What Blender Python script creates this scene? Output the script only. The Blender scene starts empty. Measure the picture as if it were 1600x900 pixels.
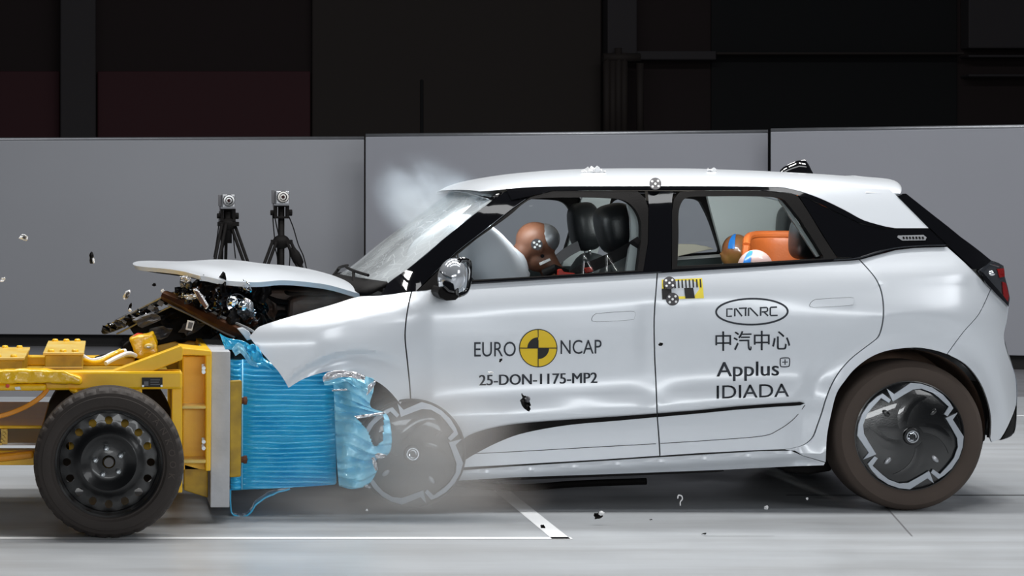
import bpy, bmesh, math, random
from mathutils import Vector, Matrix, noise
from mathutils.geometry import delaunay_2d_cdt
R = math.radians
random.seed(7)
SC = bpy.context.scene
COL = SC.collection

# ------------------------------------------------------------------ camera, exposure, lights
F, D0, H, VX, VY = 3400.0, 9.66, 1.33, 165.0, 332.0      # focal length (px of 1600), car side distance, eye height, principal point
cam_d = bpy.data.cameras.new('camera'); cam = bpy.data.objects.new('camera', cam_d); COL.objects.link(cam)
cam.location = (0, -D0, H); cam.rotation_euler = (R(90), 0, 0)
cam_d.sensor_width = 36; cam_d.lens = F / 1600 * 36
cam_d.shift_x = (800 - VX) / 1600; cam_d.shift_y = -(450 - VY) / 1600
cam_d.clip_end = 200
SC.camera = cam
SC.view_settings.view_transform = 'Standard'; SC.view_settings.look = 'None'
SC.view_settings.gamma = 1; SC.view_settings.use_curve_mapping = False
SC.view_settings.exposure = 0.0
w = bpy.data.worlds.new('world'); SC.world = w; w.use_nodes = True
w.node_tree.nodes['Background'].inputs[0].default_value = (.55, .6, .7, 1)
w.node_tree.nodes['Background'].inputs[1].default_value = .06
SC.cycles.use_denoising = True
SC.cycles.max_bounces = 8; SC.cycles.transparent_max_bounces = 16
SC.cycles.volume_bounces = 2

def area(loc, target, sx, sy, power, col=(1, 1, 1)):
    l = bpy.data.lights.new('hall_or_fill_lamp', 'AREA'); l.shape = 'RECTANGLE'; l.size = sx; l.size_y = sy
    l.energy = power; l.color = col
    o = bpy.data.objects.new('hall_or_fill_lamp', l); COL.objects.link(o); o.location = loc
    d = Vector(target) - Vector(loc); o.rotation_euler = d.to_track_quat('-Z', 'Y').to_euler()
    return o
# high speed film lamp banks hung above the impact area
for ix in range(6):
    area((-2.2 + ix * 1.7, 0.1, 6.0), (-2.2 + ix * 1.7, 0.4, 0), 1.1, .5, 74, (1, .99, .97))
    area((-2.2 + ix * 1.7, 2.9, 6.0), (-2.2 + ix * 1.7, 2.0, 0), 1.1, .5, 50, (1, .99, .97))
# flood banks on the camera side, then one added fill
area((3.0, -1.85, 6.0), (3.0, 0.3, 1.2), 8.5, .7, 60, (.97, .985, 1))
area((2.5, -10.2, 1.9), (2.2, 1.0, 1.1), 7.0, .8, 230, (.95, .98, 1))
area((8.2, -6.0, 4.2), (4.0, 0.4, .8), 3.2, 2.2, 110, (.96, .98, 1))  # added fill at the right, brightens the rear quarter and bumper
# unseen fill lights added in the cabin, under the headliner
area((1.74, .34, 1.34), (1.74, .9, .9), .5, .06, 2.2, (.95, 1, 1))
area((2.95, .42, 1.33), (3.2, 1.7, 1.3), .5, .06, 6, (.95, 1, 1))
# general hall light, high up in front of the partition boards
area((3.0, 6.0, 8.5), (3.0, 11.5, .4), 16, 1.0, 340, (.95, .97, 1))

# ------------------------------------------------------------------ helpers
def P(px, py, Y):
    d = D0 + Y
    return Vector(((px - VX) * d / F, Y, H - (py - VY) * d / F))
def sr(c):
    return tuple((v / 255 / 12.92) if v / 255 <= .04045 else ((v / 255 + .055) / 1.055) ** 2.4 for v in c)
MATS = {}
def mat(name, rgb, rough=.5, metal=0, coat=0, spec=.5, noise_amt=0, nscale=8, bump=0, bscale=40, sheen=0, trans=0, stretch=None, col2=None, emis=None):
    m = bpy.data.materials.new(name); m.use_nodes = True
    nt = m.node_tree; b = nt.nodes['Principled BSDF']; c = (*sr(rgb), 1)
    b.inputs['Base Color'].default_value = c; b.inputs['Roughness'].default_value = rough
    b.inputs['Metallic'].default_value = metal; b.inputs['Specular IOR Level'].default_value = spec
    b.inputs['Coat Weight'].default_value = coat; b.inputs['Coat Roughness'].default_value = .14 if name == 'silver_white_paint' else .03
    if noise_amt or bump:
        tc = nt.nodes.new('ShaderNodeTexCoord'); mp = nt.nodes.new('ShaderNodeMapping')
        nt.links.new(tc.outputs['Object'], mp.inputs[0])
        if stretch: mp.inputs['Scale'].default_value = stretch
    if noise_amt:
        n = nt.nodes.new('ShaderNodeTexNoise'); n.inputs['Scale'].default_value = nscale; n.inputs['Detail'].default_value = 6
        nt.links.new(mp.outputs[0], n.inputs['Vector'])
        r = nt.nodes.new('ShaderNodeValToRGB')
        c2 = (*sr(col2), 1) if col2 else tuple(x * (1 - noise_amt) for x in c[:3]) + (1,)
        r.color_ramp.elements[0].position = .32; r.color_ramp.elements[0].color = c2
        r.color_ramp.elements[1].position = .68; r.color_ramp.elements[1].color = c
        nt.links.new(n.outputs['Fac'], r.inputs[0]); nt.links.new(r.outputs[0], b.inputs['Base Color'])
    if bump:
        n2 = nt.nodes.new('ShaderNodeTexNoise'); n2.inputs['Scale'].default_value = bscale; n2.inputs['Detail'].default_value = 4
        nt.links.new(mp.outputs[0], n2.inputs['Vector'])
        bp = nt.nodes.new('ShaderNodeBump'); bp.inputs['Strength'].default_value = bump; bp.inputs['Distance'].default_value = .01
        nt.links.new(n2.outputs['Fac'], bp.inputs['Height']); nt.links.new(bp.outputs[0], b.inputs['Normal'])
    if emis:
        b.inputs['Emission Color'].default_value = (*sr(rgb), 1); b.inputs['Emission Strength'].default_value = emis
    MATS[name] = m
    return m
def glass_mat(name, tint, opac=.04, gl=.9):
    m = bpy.data.materials.new(name); m.use_nodes = True; nt = m.node_tree
    for n in list(nt.nodes):
        if n.type != 'OUTPUT_MATERIAL': nt.nodes.remove(n)
    out = nt.nodes['Material Output']
    tr = nt.nodes.new('ShaderNodeBsdfTransparent'); tr.inputs[0].default_value = (*tint, 1)
    g = nt.nodes.new('ShaderNodeBsdfGlossy'); g.inputs['Roughness'].default_value = .02; g.inputs[0].default_value = (gl, gl, gl, 1)
    fr = nt.nodes.new('ShaderNodeFresnel'); fr.inputs[0].default_value = 1.45
    mx = nt.nodes.new('ShaderNodeMixShader')
    nt.links.new(fr.outputs[0], mx.inputs[0]); nt.links.new(tr.outputs[0], mx.inputs[1]); nt.links.new(g.outputs[0], mx.inputs[2])
    nt.links.new(mx.outputs[0], out.inputs[0]); MATS[name] = m
    return m

PAINT = mat('silver_white_paint', (222, 227, 233), .3, metal=0.1, coat=.55)
BLACKG = mat('gloss_black', (8, 8, 11), .06, coat=1.0)
BLACKP = mat('matt_black_plastic', (14, 12, 12), .65, spec=.15, bump=.15, bscale=200)
SHELL = mat('dark_shell', (16, 15, 15), .7)
LINER = mat('wheel_arch_liner', (92, 70, 56), .8, noise_amt=.5, nscale=9, bump=.5, bscale=30)
CHROME = mat('chrome', (225, 228, 232), .07, metal=1)
ALU = mat('brushed_aluminium', (170, 172, 176), .38, metal=.75, noise_amt=.12, nscale=14)
SLAB = mat('cast_aluminium_slab', (188, 190, 194), .55, metal=.15, noise_amt=.18, nscale=9, bump=.1)
YEL = mat('yellow_frame_paint', (252, 202, 16), .42, coat=.2, noise_amt=.16, nscale=5, col2=(242, 186, 14), bump=.08, bscale=30)
YELD = mat('worn_yellow_paint', (196, 158, 22), .5, noise_amt=.3, nscale=12, col2=(150, 118, 20))
YELW = mat('pale_yellow_plate', (226, 200, 120), .35, noise_amt=.2, nscale=9, col2=(222, 180, 70))
YELF = mat('yellow_wrap_film', (250, 196, 22), .3, coat=.4, bump=.8, bscale=18)
TYRE = mat('tyre_rubber', (46, 39, 35), .75, noise_amt=.25, nscale=6, bump=.1, bscale=90)
TYREC = mat('dusty_car_tyre_rubber', (74, 63, 56), .85, noise_amt=.15, nscale=5)
STEEL = mat('black_steel_rim', (12, 12, 13), .34, coat=.2)
BOLT = mat('zinc_bolt', (190, 195, 198), .3, metal=.8)
RUST = mat('rusty_bolt', (110, 66, 44), .8, noise_amt=.4, nscale=40)
BLUE = mat('blue_honeycomb_foil', (66, 196, 240), .2, metal=.1, coat=1, noise_amt=.3, nscale=7, col2=(40, 176, 228), bump=.2, bscale=25)
BLUEL = mat('light_blue_foil', (168, 224, 244), .3, metal=.1, coat=.4, noise_amt=.4, nscale=6, col2=(116, 204, 238), bump=.4, bscale=22)
FOIL = mat('bare_aluminium_foil', (225, 225, 228), .25, metal=.8, bump=.8, bscale=60)
RIMS = mat('satin_silver_rim', (172, 178, 186), .38, metal=.3)
COVER = mat('black_rim_cover', (12, 13, 14), .18, coat=.8, bump=.08, bscale=260)
INTG = mat('light_interior_trim', (212, 220, 220), .7)
INTD = mat('dark_interior_trim', (66, 76, 76), .6)
HEADL = mat('headliner_fabric', (196, 186, 176), .9)
SEAT = mat('black_seat_leather', (30, 33, 35), .36, bump=.1, bscale=120)
SEATG = mat('grey_seat_leather', (72, 78, 80), .45, bump=.1, bscale=120)
ORANGE = mat('orange_leather', (168, 84, 34), .45, noise_amt=.15, nscale=10, bump=.1, bscale=100)
SKIN = mat('dummy_vinyl_skin', (118, 76, 56), .5, noise_amt=.2, nscale=7)
OLIVE = mat('olive_painted_vinyl', (124, 116, 48), .28, coat=.6, noise_amt=.5, nscale=4, col2=(160, 96, 64))
PINK = mat('pale_pink_vinyl', (214, 180, 176), .3, coat=.5, noise_amt=.2, nscale=5)
BLUEP = mat('blue_tape_paint', (40, 130, 220), .3, coat=.3)
BAG = mat('airbag_fabric', (226, 230, 238), .75, bump=.15, bscale=14)
RED = mat('red_plastic', (215, 60, 46), .4)
REDL = mat('red_lamp_lens', (150, 18, 16), .08, coat=1)
SMOKED = mat('smoked_lamp_lens', (60, 62, 66), .06, coat=1)
BELT = mat('seat_belt_webbing', (28, 26, 27), .7)
BELTG = mat('worn_grey_webbing', (84, 84, 88), .7)
WHITE = mat('white_plastic', (238, 238, 238), .4)
INK = mat('dark_vinyl_lettering', (38, 44, 54), .6)
YELS = mat('yellow_sticker', (238, 200, 20), .5)
YELS2 = mat('pale_yellow_sticker', (244, 222, 70), .5)
BLK = mat('black_sticker', (22, 20, 20), .6)
BRASS = mat('scorched_brown_beam', (92, 54, 26), .35, metal=.5, noise_amt=.6, nscale=12, col2=(40, 26, 20))
GREYP = mat('grey_plastic', (92, 92, 96), .45)
MAGN = mat('mirror_glass', (235, 240, 245), .02, metal=1)
BOARD = mat('grey_board_laminate', (150, 152, 160), .6, noise_amt=.05, nscale=.6)
BOARD2 = mat('grey_board_laminate_side', (158, 160, 166), .6, noise_amt=.05, nscale=.6)
GLASS = glass_mat('clear_window_glass', (.93, .96, .96), gl=.6)
GLASSD = glass_mat('tinted_rear_glass', (.2, .22, .24))

# floor paint: smooth grey epoxy with long tyre streaks
def floor_mat(name, base, dark):
    m = bpy.data.materials.new(name); m.use_nodes = True; nt = m.node_tree; b = nt.nodes['Principled BSDF']
    tc = nt.nodes.new('ShaderNodeTexCoord'); mp = nt.nodes.new('ShaderNodeMapping'); mp.inputs['Scale'].default_value = (.35, 3.2, 1)
    n = nt.nodes.new('ShaderNodeTexNoise'); n.inputs['Scale'].default_value = 1.6; n.inputs['Detail'].default_value = 8; n.inputs['Roughness'].default_value = .65
    r = nt.nodes.new('ShaderNodeValToRGB')
    r.color_ramp.elements[0].position = .3; r.color_ramp.elements[0].color = (*sr(dark), 1)
    r.color_ramp.elements[1].position = .62; r.color_ramp.elements[1].color = (*sr(base), 1)
    nt.links.new(tc.outputs['Object'], mp.inputs[0]); nt.links.new(mp.outputs[0], n.inputs['Vector'])
    nt.links.new(n.outputs['Fac'], r.inputs[0]); nt.links.new(r.outputs[0], b.inputs['Base Color'])
    b.inputs['Roughness'].default_value = .33
    n3 = nt.nodes.new('ShaderNodeTexNoise'); n3.inputs['Scale'].default_value = 3; nt.links.new(tc.outputs['Object'], n3.inputs['Vector'])
    mr = nt.nodes.new('ShaderNodeMapRange'); mr.inputs[3].default_value = .24; mr.inputs[4].default_value = .5
    nt.links.new(n3.outputs['Fac'], mr.inputs[0]); nt.links.new(mr.outputs[0], b.inputs['Roughness'])
    return m
FLOOR = floor_mat('grey_epoxy_floor', (174, 178, 182), (154, 156, 158))
FLOOR2 = floor_mat('floor_shade_and_seam_grey', (128, 128, 132), (110, 110, 112))  # darker tone put in for far floor the lamps don't reach; also seams
LINE = mat('white_line_paint', (238, 240, 242), .5)

def tag(o, label=None, cat=None, group=None, kind=None):
    if label: o['label'] = label
    if cat: o['category'] = cat
    if group: o['group'] = group
    if kind: o['kind'] = kind
    return o
def empty(name, loc, label=None, cat=None, group=None, kind=None):
    o = bpy.data.objects.new(name, None); COL.objects.link(o); o.location = loc; o.empty_display_size = .1
    bpy.context.view_layer.update()
    return tag(o, label, cat, group, kind)
def place(o, parent):
    """vertices are in world metres: put the origin of o where its parent needs it"""
    o.parent = parent
    if parent is not None:
        m = Matrix.Identity(4); q = parent
        chain = []
        while q is not None: chain.append(q); q = q.parent
        for q in reversed(chain): m = m @ q.matrix_parent_inverse @ q.matrix_basis
        o.matrix_parent_inverse = m.inverted()

class MB:
    def __init__(s): s.v = []; s.f = []; s.sm = []
    def quad_grid(s, pts, smooth=True, close_u=False, close_v=False):
        b = len(s.v); nu = len(pts); nv = len(pts[0])
        for r in pts: s.v += [tuple(p) for p in r]
        for i in range(nu - (0 if close_u else 1)):
            for j in range(nv - (0 if close_v else 1)):
                i2, j2 = (i + 1) % nu, (j + 1) % nv
                s.f.append((b + i * nv + j, b + i * nv + j2, b + i2 * nv + j2, b + i2 * nv + j)); s.sm.append(smooth)
        return s
    def poly(s, pts, smooth=False):
        b = len(s.v); s.v += [tuple(p) for p in pts]; s.f.append(tuple(range(b, b + len(pts)))); s.sm.append(smooth); return s
    def box(s, a, b, rot=None, c=None):
        x0, y0, z0 = a; x1, y1, z1 = b
        q = [Vector(p) for p in ((x0, y0, z0), (x1, y0, z0), (x1, y1, z0), (x0, y1, z0), (x0, y0, z1), (x1, y0, z1), (x1, y1, z1), (x0, y1, z1))]
        if rot is not None:
            c = Vector(c) if c else (Vector(a) + Vector(b)) / 2
            q = [rot @ (p - c) + c for p in q]
        n = len(s.v); s.v += [tuple(p) for p in q]
        for f in ((0, 3, 2, 1), (4, 5, 6, 7), (0, 1, 5, 4), (1, 2, 6, 5), (2, 3, 7, 6), (3, 0, 4, 7)):
            s.f.append(tuple(n + i for i in f)); s.sm.append(False)
        return s
    def prism(s, poly, Y0, Y1, px=True, dy=None):
        """outline seen from the side, measured at its near face Y0, extruded to Y1"""
        a = [P(x, y, Y0) for x, y in poly] if px else [Vector((x, Y0, z)) for x, z in poly]
        n = len(a); b0 = len(s.v)
        s.v += [tuple(p) for p in a] + [(p.x, Y1, p.z) for p in a]
        s.f.append(tuple(range(b0, b0 + n))); s.sm.append(False)
        s.f.append(tuple(range(b0 + 2 * n - 1, b0 + n - 1, -1))); s.sm.append(False)
        for i in range(n):
            j = (i + 1) % n
            s.f.append((b0 + i, b0 + n + i, b0 + n + j, b0 + j)); s.sm.append(False)
        return s
    def tube(s, path, r, n=10, cap=True, flat=None):
        path = [Vector(p) for p in path]
        rr = r if isinstance(r, (list, tuple)) else [r] * len(path)
        rings = []; up = Vector((0, 0, 1)); prev = None
        for i, p in enumerate(path):
            t = (path[min(i + 1, len(path) - 1)] - path[max(i - 1, 0)]).normalized()
            if prev is None:
                a = t.cross(Vector((0, 1, 0)))
                if a.length < .1: a = t.cross(Vector((1, 0, 0)))
            else: a = prev - t * prev.dot(t)
            a.normalize(); prev = a; b = t.cross(a)
            fx, fy = flat if flat else (1, 1)
            rings.append([p + (a * math.cos(k / n * 2 * math.pi) * fx + b * math.sin(k / n * 2 * math.pi) * fy) * rr[i] for k in range(n)])
        s.quad_grid(rings, True, close_v=True)
        if cap: s.poly(rings[0][::-1]); s.poly(rings[-1])
        return s
    def lathe(s, prof, c, n=48, axis='Y', smooth=True, closed=False):
        """prof: (radius, offset along axis)"""
        rings = []
        for k in range(n):
            a = k / n * 2 * math.pi; row = []
            for r, h in prof:
                if axis == 'Y': row.append(Vector(c) + Vector((r * math.cos(a), h, r * math.sin(a))))
                elif axis == 'Z': row.append(Vector(c) + Vector((r * math.cos(a), r * math.sin(a), h)))
                else: row.append(Vector(c) + Vector((h, r * math.cos(a), r * math.sin(a))))
            rings.append(row)
        s.quad_grid(rings, smooth, close_u=True, close_v=closed)
        return s
    def ball(s, c, r, nu=20, nv=14, fn=None, rot=None):
        c = Vector(c); rx, ry, rz = r if isinstance(r, (tuple, list)) else (r, r, r); rows = []
        for i in range(nv + 1):
            t = math.pi * i / nv; row = []
            for j in range(nu):
                a = 2 * math.pi * j / nu
                d = Vector((math.sin(t) * math.cos(a), math.sin(t) * math.sin(a), math.cos(t)))
                k = fn(d) if fn else 1
                q = Vector((d.x * rx, d.y * ry, d.z * rz)) * k
                if rot is not None: q = rot @ q
                row.append(c + q)
            rows.append(row)
        s.quad_grid(rows, True, close_v=True)
        return s
    def build(s, name, m, parent=None, label=None, bevel=0, sharp=35, subsurf=0, solid=0, weld=True):
        me = bpy.data.meshes.new(name); me.from_pydata(s.v, [], s.f)
        bm = bmesh.new(); bm.from_mesh(me)
        for f, k in zip(bm.faces, s.sm): f.smooth = k
        if weld: bmesh.ops.remove_doubles(bm, verts=bm.verts, dist=1e-5)
        bmesh.ops.recalc_face_normals(bm, faces=bm.faces)
        for e in bm.edges:
            if len(e.link_faces) == 2 and e.calc_face_angle(0) > R(sharp): e.smooth = False
        bm.to_mesh(me); bm.free()
        me.materials.append(m)
        o = bpy.data.objects.new(name, me); COL.objects.link(o)
        if parent is None and len(s.v):                      # origin at the base of the thing
            xs = [v.co for v in me.vertices]
            c = Vector((sum(v.x for v in xs) / len(xs), sum(v.y for v in xs) / len(xs), min(v.z for v in xs)))
            me.transform(Matrix.Translation(-c)); o.location = c
        else: place(o, parent)
        if label: o['label'] = label
        if solid: md = o.modifiers.new('solid', 'SOLIDIFY'); md.thickness = solid; md.offset = 0
        if bevel: md = o.modifiers.new('bevel', 'BEVEL'); md.width = bevel; md.segments = 2; md.limit_method = 'ANGLE'; md.angle_limit = R(40)
        if subsurf: md = o.modifiers.new('sub', 'SUBSURF'); md.levels = subsurf; md.render_levels = subsurf
        return o

def spl(pts, n=6, closed=False):
    """Catmull-Rom through the points"""
    out = []; m = len(pts)
    for i in range(m if closed else m - 1):
        g = (lambda k: pts[k % m]) if closed else (lambda k: pts[max(0, min(m - 1, k))])
        p0, p1, p2, p3 = (Vector(g(i + k)) for k in (-1, 0, 1, 2))
        for k in range(n):
            t = k / n
            out.append(tuple(.5 * ((2 * p1) + (p2 - p0) * t + (2 * p0 - 5 * p1 + 4 * p2 - p3) * t * t + (3 * p1 - p0 - 3 * p2 + p3) * t ** 3)))
    if not closed: out.append(tuple(pts[-1]))
    return out
def lerp_tab(tab, x):
    """smooth monotone (Hermite) interpolation in a table"""
    if x <= tab[0][0]: return tab[0][1]
    if x >= tab[-1][0]: return tab[-1][1]
    n = len(tab)
    def slope(i):
        if i <= 0 or i >= n - 1: return 0 if i <= 0 else (tab[-1][1] - tab[-2][1]) / (tab[-1][0] - tab[-2][0])
        a = (tab[i][1] - tab[i - 1][1]) / (tab[i][0] - tab[i - 1][0]); b = (tab[i + 1][1] - tab[i][1]) / (tab[i + 1][0] - tab[i][0])
        return 0 if a * b <= 0 else 2 * a * b / (a + b)
    for i in range(n - 1):
        if x <= tab[i + 1][0]:
            h = tab[i + 1][0] - tab[i][0]; t = (x - tab[i][0]) / h
            a, b = slope(i) * h, slope(i + 1) * h; y0, y1 = tab[i][1], tab[i + 1][1]
            return y0 * (2 * t ** 3 - 3 * t * t + 1) + a * (t ** 3 - 2 * t * t + t) + y1 * (3 * t * t - 2 * t ** 3) + b * (t ** 3 - t * t)
def sst(a, b, x):
    t = max(0, min(1, (x - a) / (b - a))); return t * t * (3 - 2 * t)

# ------------------------------------------------------------------ the room
fl = MB(); fl.box((-9, -10, -.12), (16, 6.04, 0)); fl = fl.build('floor', FLOOR); tag(fl, kind='structure')
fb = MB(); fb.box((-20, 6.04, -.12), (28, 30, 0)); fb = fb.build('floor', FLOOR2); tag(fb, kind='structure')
def floor_line(pts, wd, m=LINE, z=.0015, nm='floor_marking'):
    b = MB()
    for (a, c) in zip(pts[:-1], pts[1:]):
        a, c = Vector(a), Vector(c); d = (c - a).normalized(); n = Vector((-d.y, d.x)) * wd / 2
        a2, c2 = a - d * 0, c + d * 0
        b.poly([(*(a2 + n), z), (*(a2 - n), z), (*(c2 - n), z), (*(c2 + n), z)])
    return b.build(nm, m, fl)
def G(px, py):       # floor point under a photo position
    d = H * F / (py - VY); return ((px - VX) * d / F, d - D0)
ya = G(0, 841)[1]
floor_line([(-3, ya), (G(893, 841)[0], ya)], .052)
q0 = G(893, 843); q1 = G(835, 797); dq = ((q1[0] - q0[0]), (q1[1] - q0[1]))
floor_line([(q0[0] - .04, q0[1]), (q0[0] - .04 + dq[0] * 3.2, q0[1] + dq[1] * 3.2)], .075)
yb = G(0, 774)[1]; floor_line([(3.2, yb), (14, yb)], .018, BLK)
yc = G(0, 650)[1]; floor_line([(-8, yc), (14, yc)], .06)
yd = G(0, 712)[1]; floor_line([(-8, yd), (G(50, 712)[0], yd)], .03, FLOOR2)
a_, b_ = G(1372, 778), G(1425, 838); floor_line([a_, b_], .006, FLOOR2); floor_line([G(1100, 838), G(1210, 838)], .004, FLOOR2)

# back wall of the hall with its columns, doors and pipes, in the dark
DW = mat('dark_wall_paint', (30, 19, 19), .9); DW2 = mat('dark_red_shutter', (52, 12, 20), .8)
DW3 = mat('dark_column', (44, 40, 42), .8); DW4 = mat('olive_brown_door', (36, 28, 24), .8); DW5 = mat('black_opening', (7, 8, 10), .9)
YW = 20.0
wb = MB(); wb.box((-22, YW, 0), (30, YW + .3, 11)); wb = wb.build('wall_back', DW, None); tag(wb, kind='structure')
def wall_piece(px0, px1, py0, py1, th, m, nm):
    a = P(px0, py1, YW); b = P(px1, py0, YW)
    q = MB(); q.box((a.x, YW - th, max(a.z, .0)), (b.x, YW - .002, b.z)); o = q.build(nm, m, None, bevel=.02); tag(o, kind='structure'); return o
wall_piece(95, 150, -60, 600, .4, DW3, 'trim_1')
wall_piece(152, 484, 112, 600, .12, DW2, 'door_1')
wall_piece(486, 936, -60, 600, .15, DW4, 'door_2')
wall_piece(-220, 94, 112, 600, .12, DW2, 'door_3')
wall_piece(1110, 1494, -60, 600, .05, DW5, 'door_4')
wall_piece(1500, 1640, -60, 78, .3, DW3, 'window_1')
wall_piece(940, 986, -60, 92, .35, DW3, 'trim_2')
wall_piece(986, 1110, 82, 96, .3, DW3, 'trim_3')
wall_piece(1110, 1494, 84, 88, .3, DW4, 'trim_4')
wall_piece(1500, 1640, 88, 92, .3, DW3, 'trim_5')
wall_piece(1500, 1640, 118, 122, .3, DW3, 'trim_6')
wall_piece(654, 659, 125, 230, .18, DW5, 'trim_7')
pp = MB()
for x in (948, 957, 966, 975, 1000):
    a = P(x, 230, YW - .5); b = P(x, 75 + (x % 7) * 4, YW - .5); pp.tube([a, (a.x, a.y, b.z)], .05, 8)
pp.tube([P(942, 90, YW - .5), P(1000, 90, YW - .5)], .06, 8)
pp = pp.build('trim_8', DW4); tag(pp, kind='structure')

# grey partition boards
def board(p0, p1, label, mt):
    """p0, p1: (x px, top y px, bottom y px) of the two ends"""
    zb = .12; ends = []
    for x, t, b in (p0, p1):
        d = (H - zb) * F / (b - VY); ends.append(P(x, b, d - D0).to_tuple() + (H + (VY - t) * d / F,))
    (x0, y0, z0, t0), (x1, y1, z1, t1) = ends
    root = empty('partition_board', ((x0 + x1) / 2, (y0 + y1) / 2, 0), label, 'partition')
    b = MB(); dn = Vector((-(y1 - y0), x1 - x0, 0)).normalized() * .05
    v = [Vector((x0, y0, z0)), Vector((x1, y1, z1)), Vector((x1, y1, t1)), Vector((x0, y0, t0))]
    b.poly(v); b.poly([q + dn for q in v][::-1])
    for i in range(4): b.poly([v[i], v[i] + dn, v[(i + 1) % 4] + dn, v[(i + 1) % 4]])
    b.build('board_panel', mt, root, bevel=.006)
    e = MB(); lift = Vector((0, 0, .012))
    e.tube([v[3] + dn * .5 + lift, v[2] + dn * .5 + lift], .02, 6); e.build('edge_trim', WHITE if 0 else ALU, root)
    f = MB(); n = 4
    for k in range(n):
        c = v[0].lerp(v[1], (k + .5) / n) + dn * .8; c.z = 0
        f.box((c.x - .05, c.y - .25, 0), (c.x + .05, c.y + .35, .06)); f.box((c.x - .03, c.y - .0, .05), (c.x + .03, c.y + .06, .6))
    f.build('foot', BLACKP, root)
    k = MB(); a, c = v[0] + dn * 1.5, v[1] + dn * 1.5
    k.poly([Vector((a.x, a.y, .0)), Vector((c.x, c.y, .0)), Vector((c.x, c.y, .3)), Vector((a.x, a.y, .3))]); k.build('gap_shade_sheet', SHELL, root, solid=.01)  # dark sheet added for the shade in the gap under the board
    return root
board((-2200, 227, 510), (569, 218, 525.5), 'long grey partition board behind the two tripod cameras at the left', BOARD2)
board((571, 214, 532), (1200, 208, 542), 'grey partition board in the middle, behind the windscreen and car roof', BOARD)
board((1204, 206, 546), (2000, 194, 566), 'nearest grey partition board at the right behind the tail of the car', BOARD)
# ------------------------------------------------------------------ the car: side surface
YC = .90                                   # half width: the car's centre line
XM, PITCH = (1000 - VX) / 352, .062        # the car sits nose down
PROF = [(0.05, .16), (0.17, .065), (.205, .022), (.222, .012), (.236, .028), (.30, .026), (.39, .024), (.425, .004), (.45, -.006), (.49, -.002),
        (.56, .016), (.62, .021), (.70, .016), (.82, .004), (.92, .004), (.985, .015), (1.00, .021), (1.045, .044), (1.07, .056), (1.25, .140), (1.36, .196), (1.44, .252), (1.6, .40)]
RW = P(1421, 684, 0); FW = P(643, 708, 0)
RWc, FWc = (RW.x, RW.z), (FW.x, FW.z)
def S(X, Z):
    zc = Z - PITCH * (X - XM)
    s = lerp_tab(PROF, zc)
    # lower body loses its sculpting towards the rear wheel
    if zc < .95: 
        k = sst(3.0, 3.45, X) + (1 - sst(1.15, 1.6, X)) * .8
        s = s * (1 - min(1, k)) + min(1, k) * (.012 if zc > .3 else .012 + (.3 - zc) * .2)
    # haunch over the rear wheel and the flared arch band
    r = math.hypot(X - RWc[0], (Z - RWc[1]) * .97)
    s -= .06 * math.exp(-((X - RWc[0]) / .55) ** 2 - ((Z - .86) / .17) ** 2)
    if Z > .2:
        s += .016 * sst(.535, .475, r) - .012 * sst(.46, .40, r)
    r = math.hypot(X - (FWc[0] - .26), Z - (FWc[1] + .02))
    s += .032 * sst(.455, .425, r) * sst(.66, .85, X) * (1 - sst(1.1, 1.4, X)) - .020 * sst(.41, .36, r) * sst(.66, .85, X) * (1 - sst(1.1, 1.4, X))
    if .8 < X < 1.6: s -= .009 * math.exp(-((Z - (.850 + .19 * (X - .98))) / .022) ** 2) * sst(.88, 1.1, X) * (1 - sst(1.3, 1.55, X))
    # plan curvature of the tail
    if X > 3.72: s += .27 * ((X - 3.72) / .42) ** 2.1
    # the front wing was splayed outwards by the barrier
    if X < 1.5 and zc < 1.2:
        s -= .27 * sst(1.5, .85, X) * (1 - .35 * sst(.75, 1.05, Z))
    # wing top rolls over towards the bonnet
    if X < 1.45 and zc > .88:
        s += 1.1 * max(0, zc - .92) ** 1.25 * (1 - sst(1.25, 1.45, X)) * sst(.55, .8, X)
    # dents from the impact
    s += .010 * math.exp(-((X - 2.44) / .07) ** 2 - ((Z - .50) / .05) ** 2)
    s += .007 * math.exp(-((X - 2.41) / .035) ** 2 - ((Z - .78) / .12) ** 2)
    s += .008 * math.exp(-((X - 2.1) / .12) ** 2 - ((Z - .46) / .03) ** 2)
    if X < 2.6 and .3 < Z < 1.0: s += .004 * noise.noise(Vector((X * 3.1, Z * 3.7, 1.7)))
    return s
def SP(px, py, off=0):
    Y = 0
    for _ in range(14):
        p = P(px, py, Y); Y = .5 * Y + .5 * (S(p.x, p.z) + off)
    return P(px, py, Y)

car = empty('crashed_car', (P(1000, 800, YC).x, YC, 0), 'silver white five-door hatchback with crumpled nose, logo stickers and black wheels', 'car')

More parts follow.
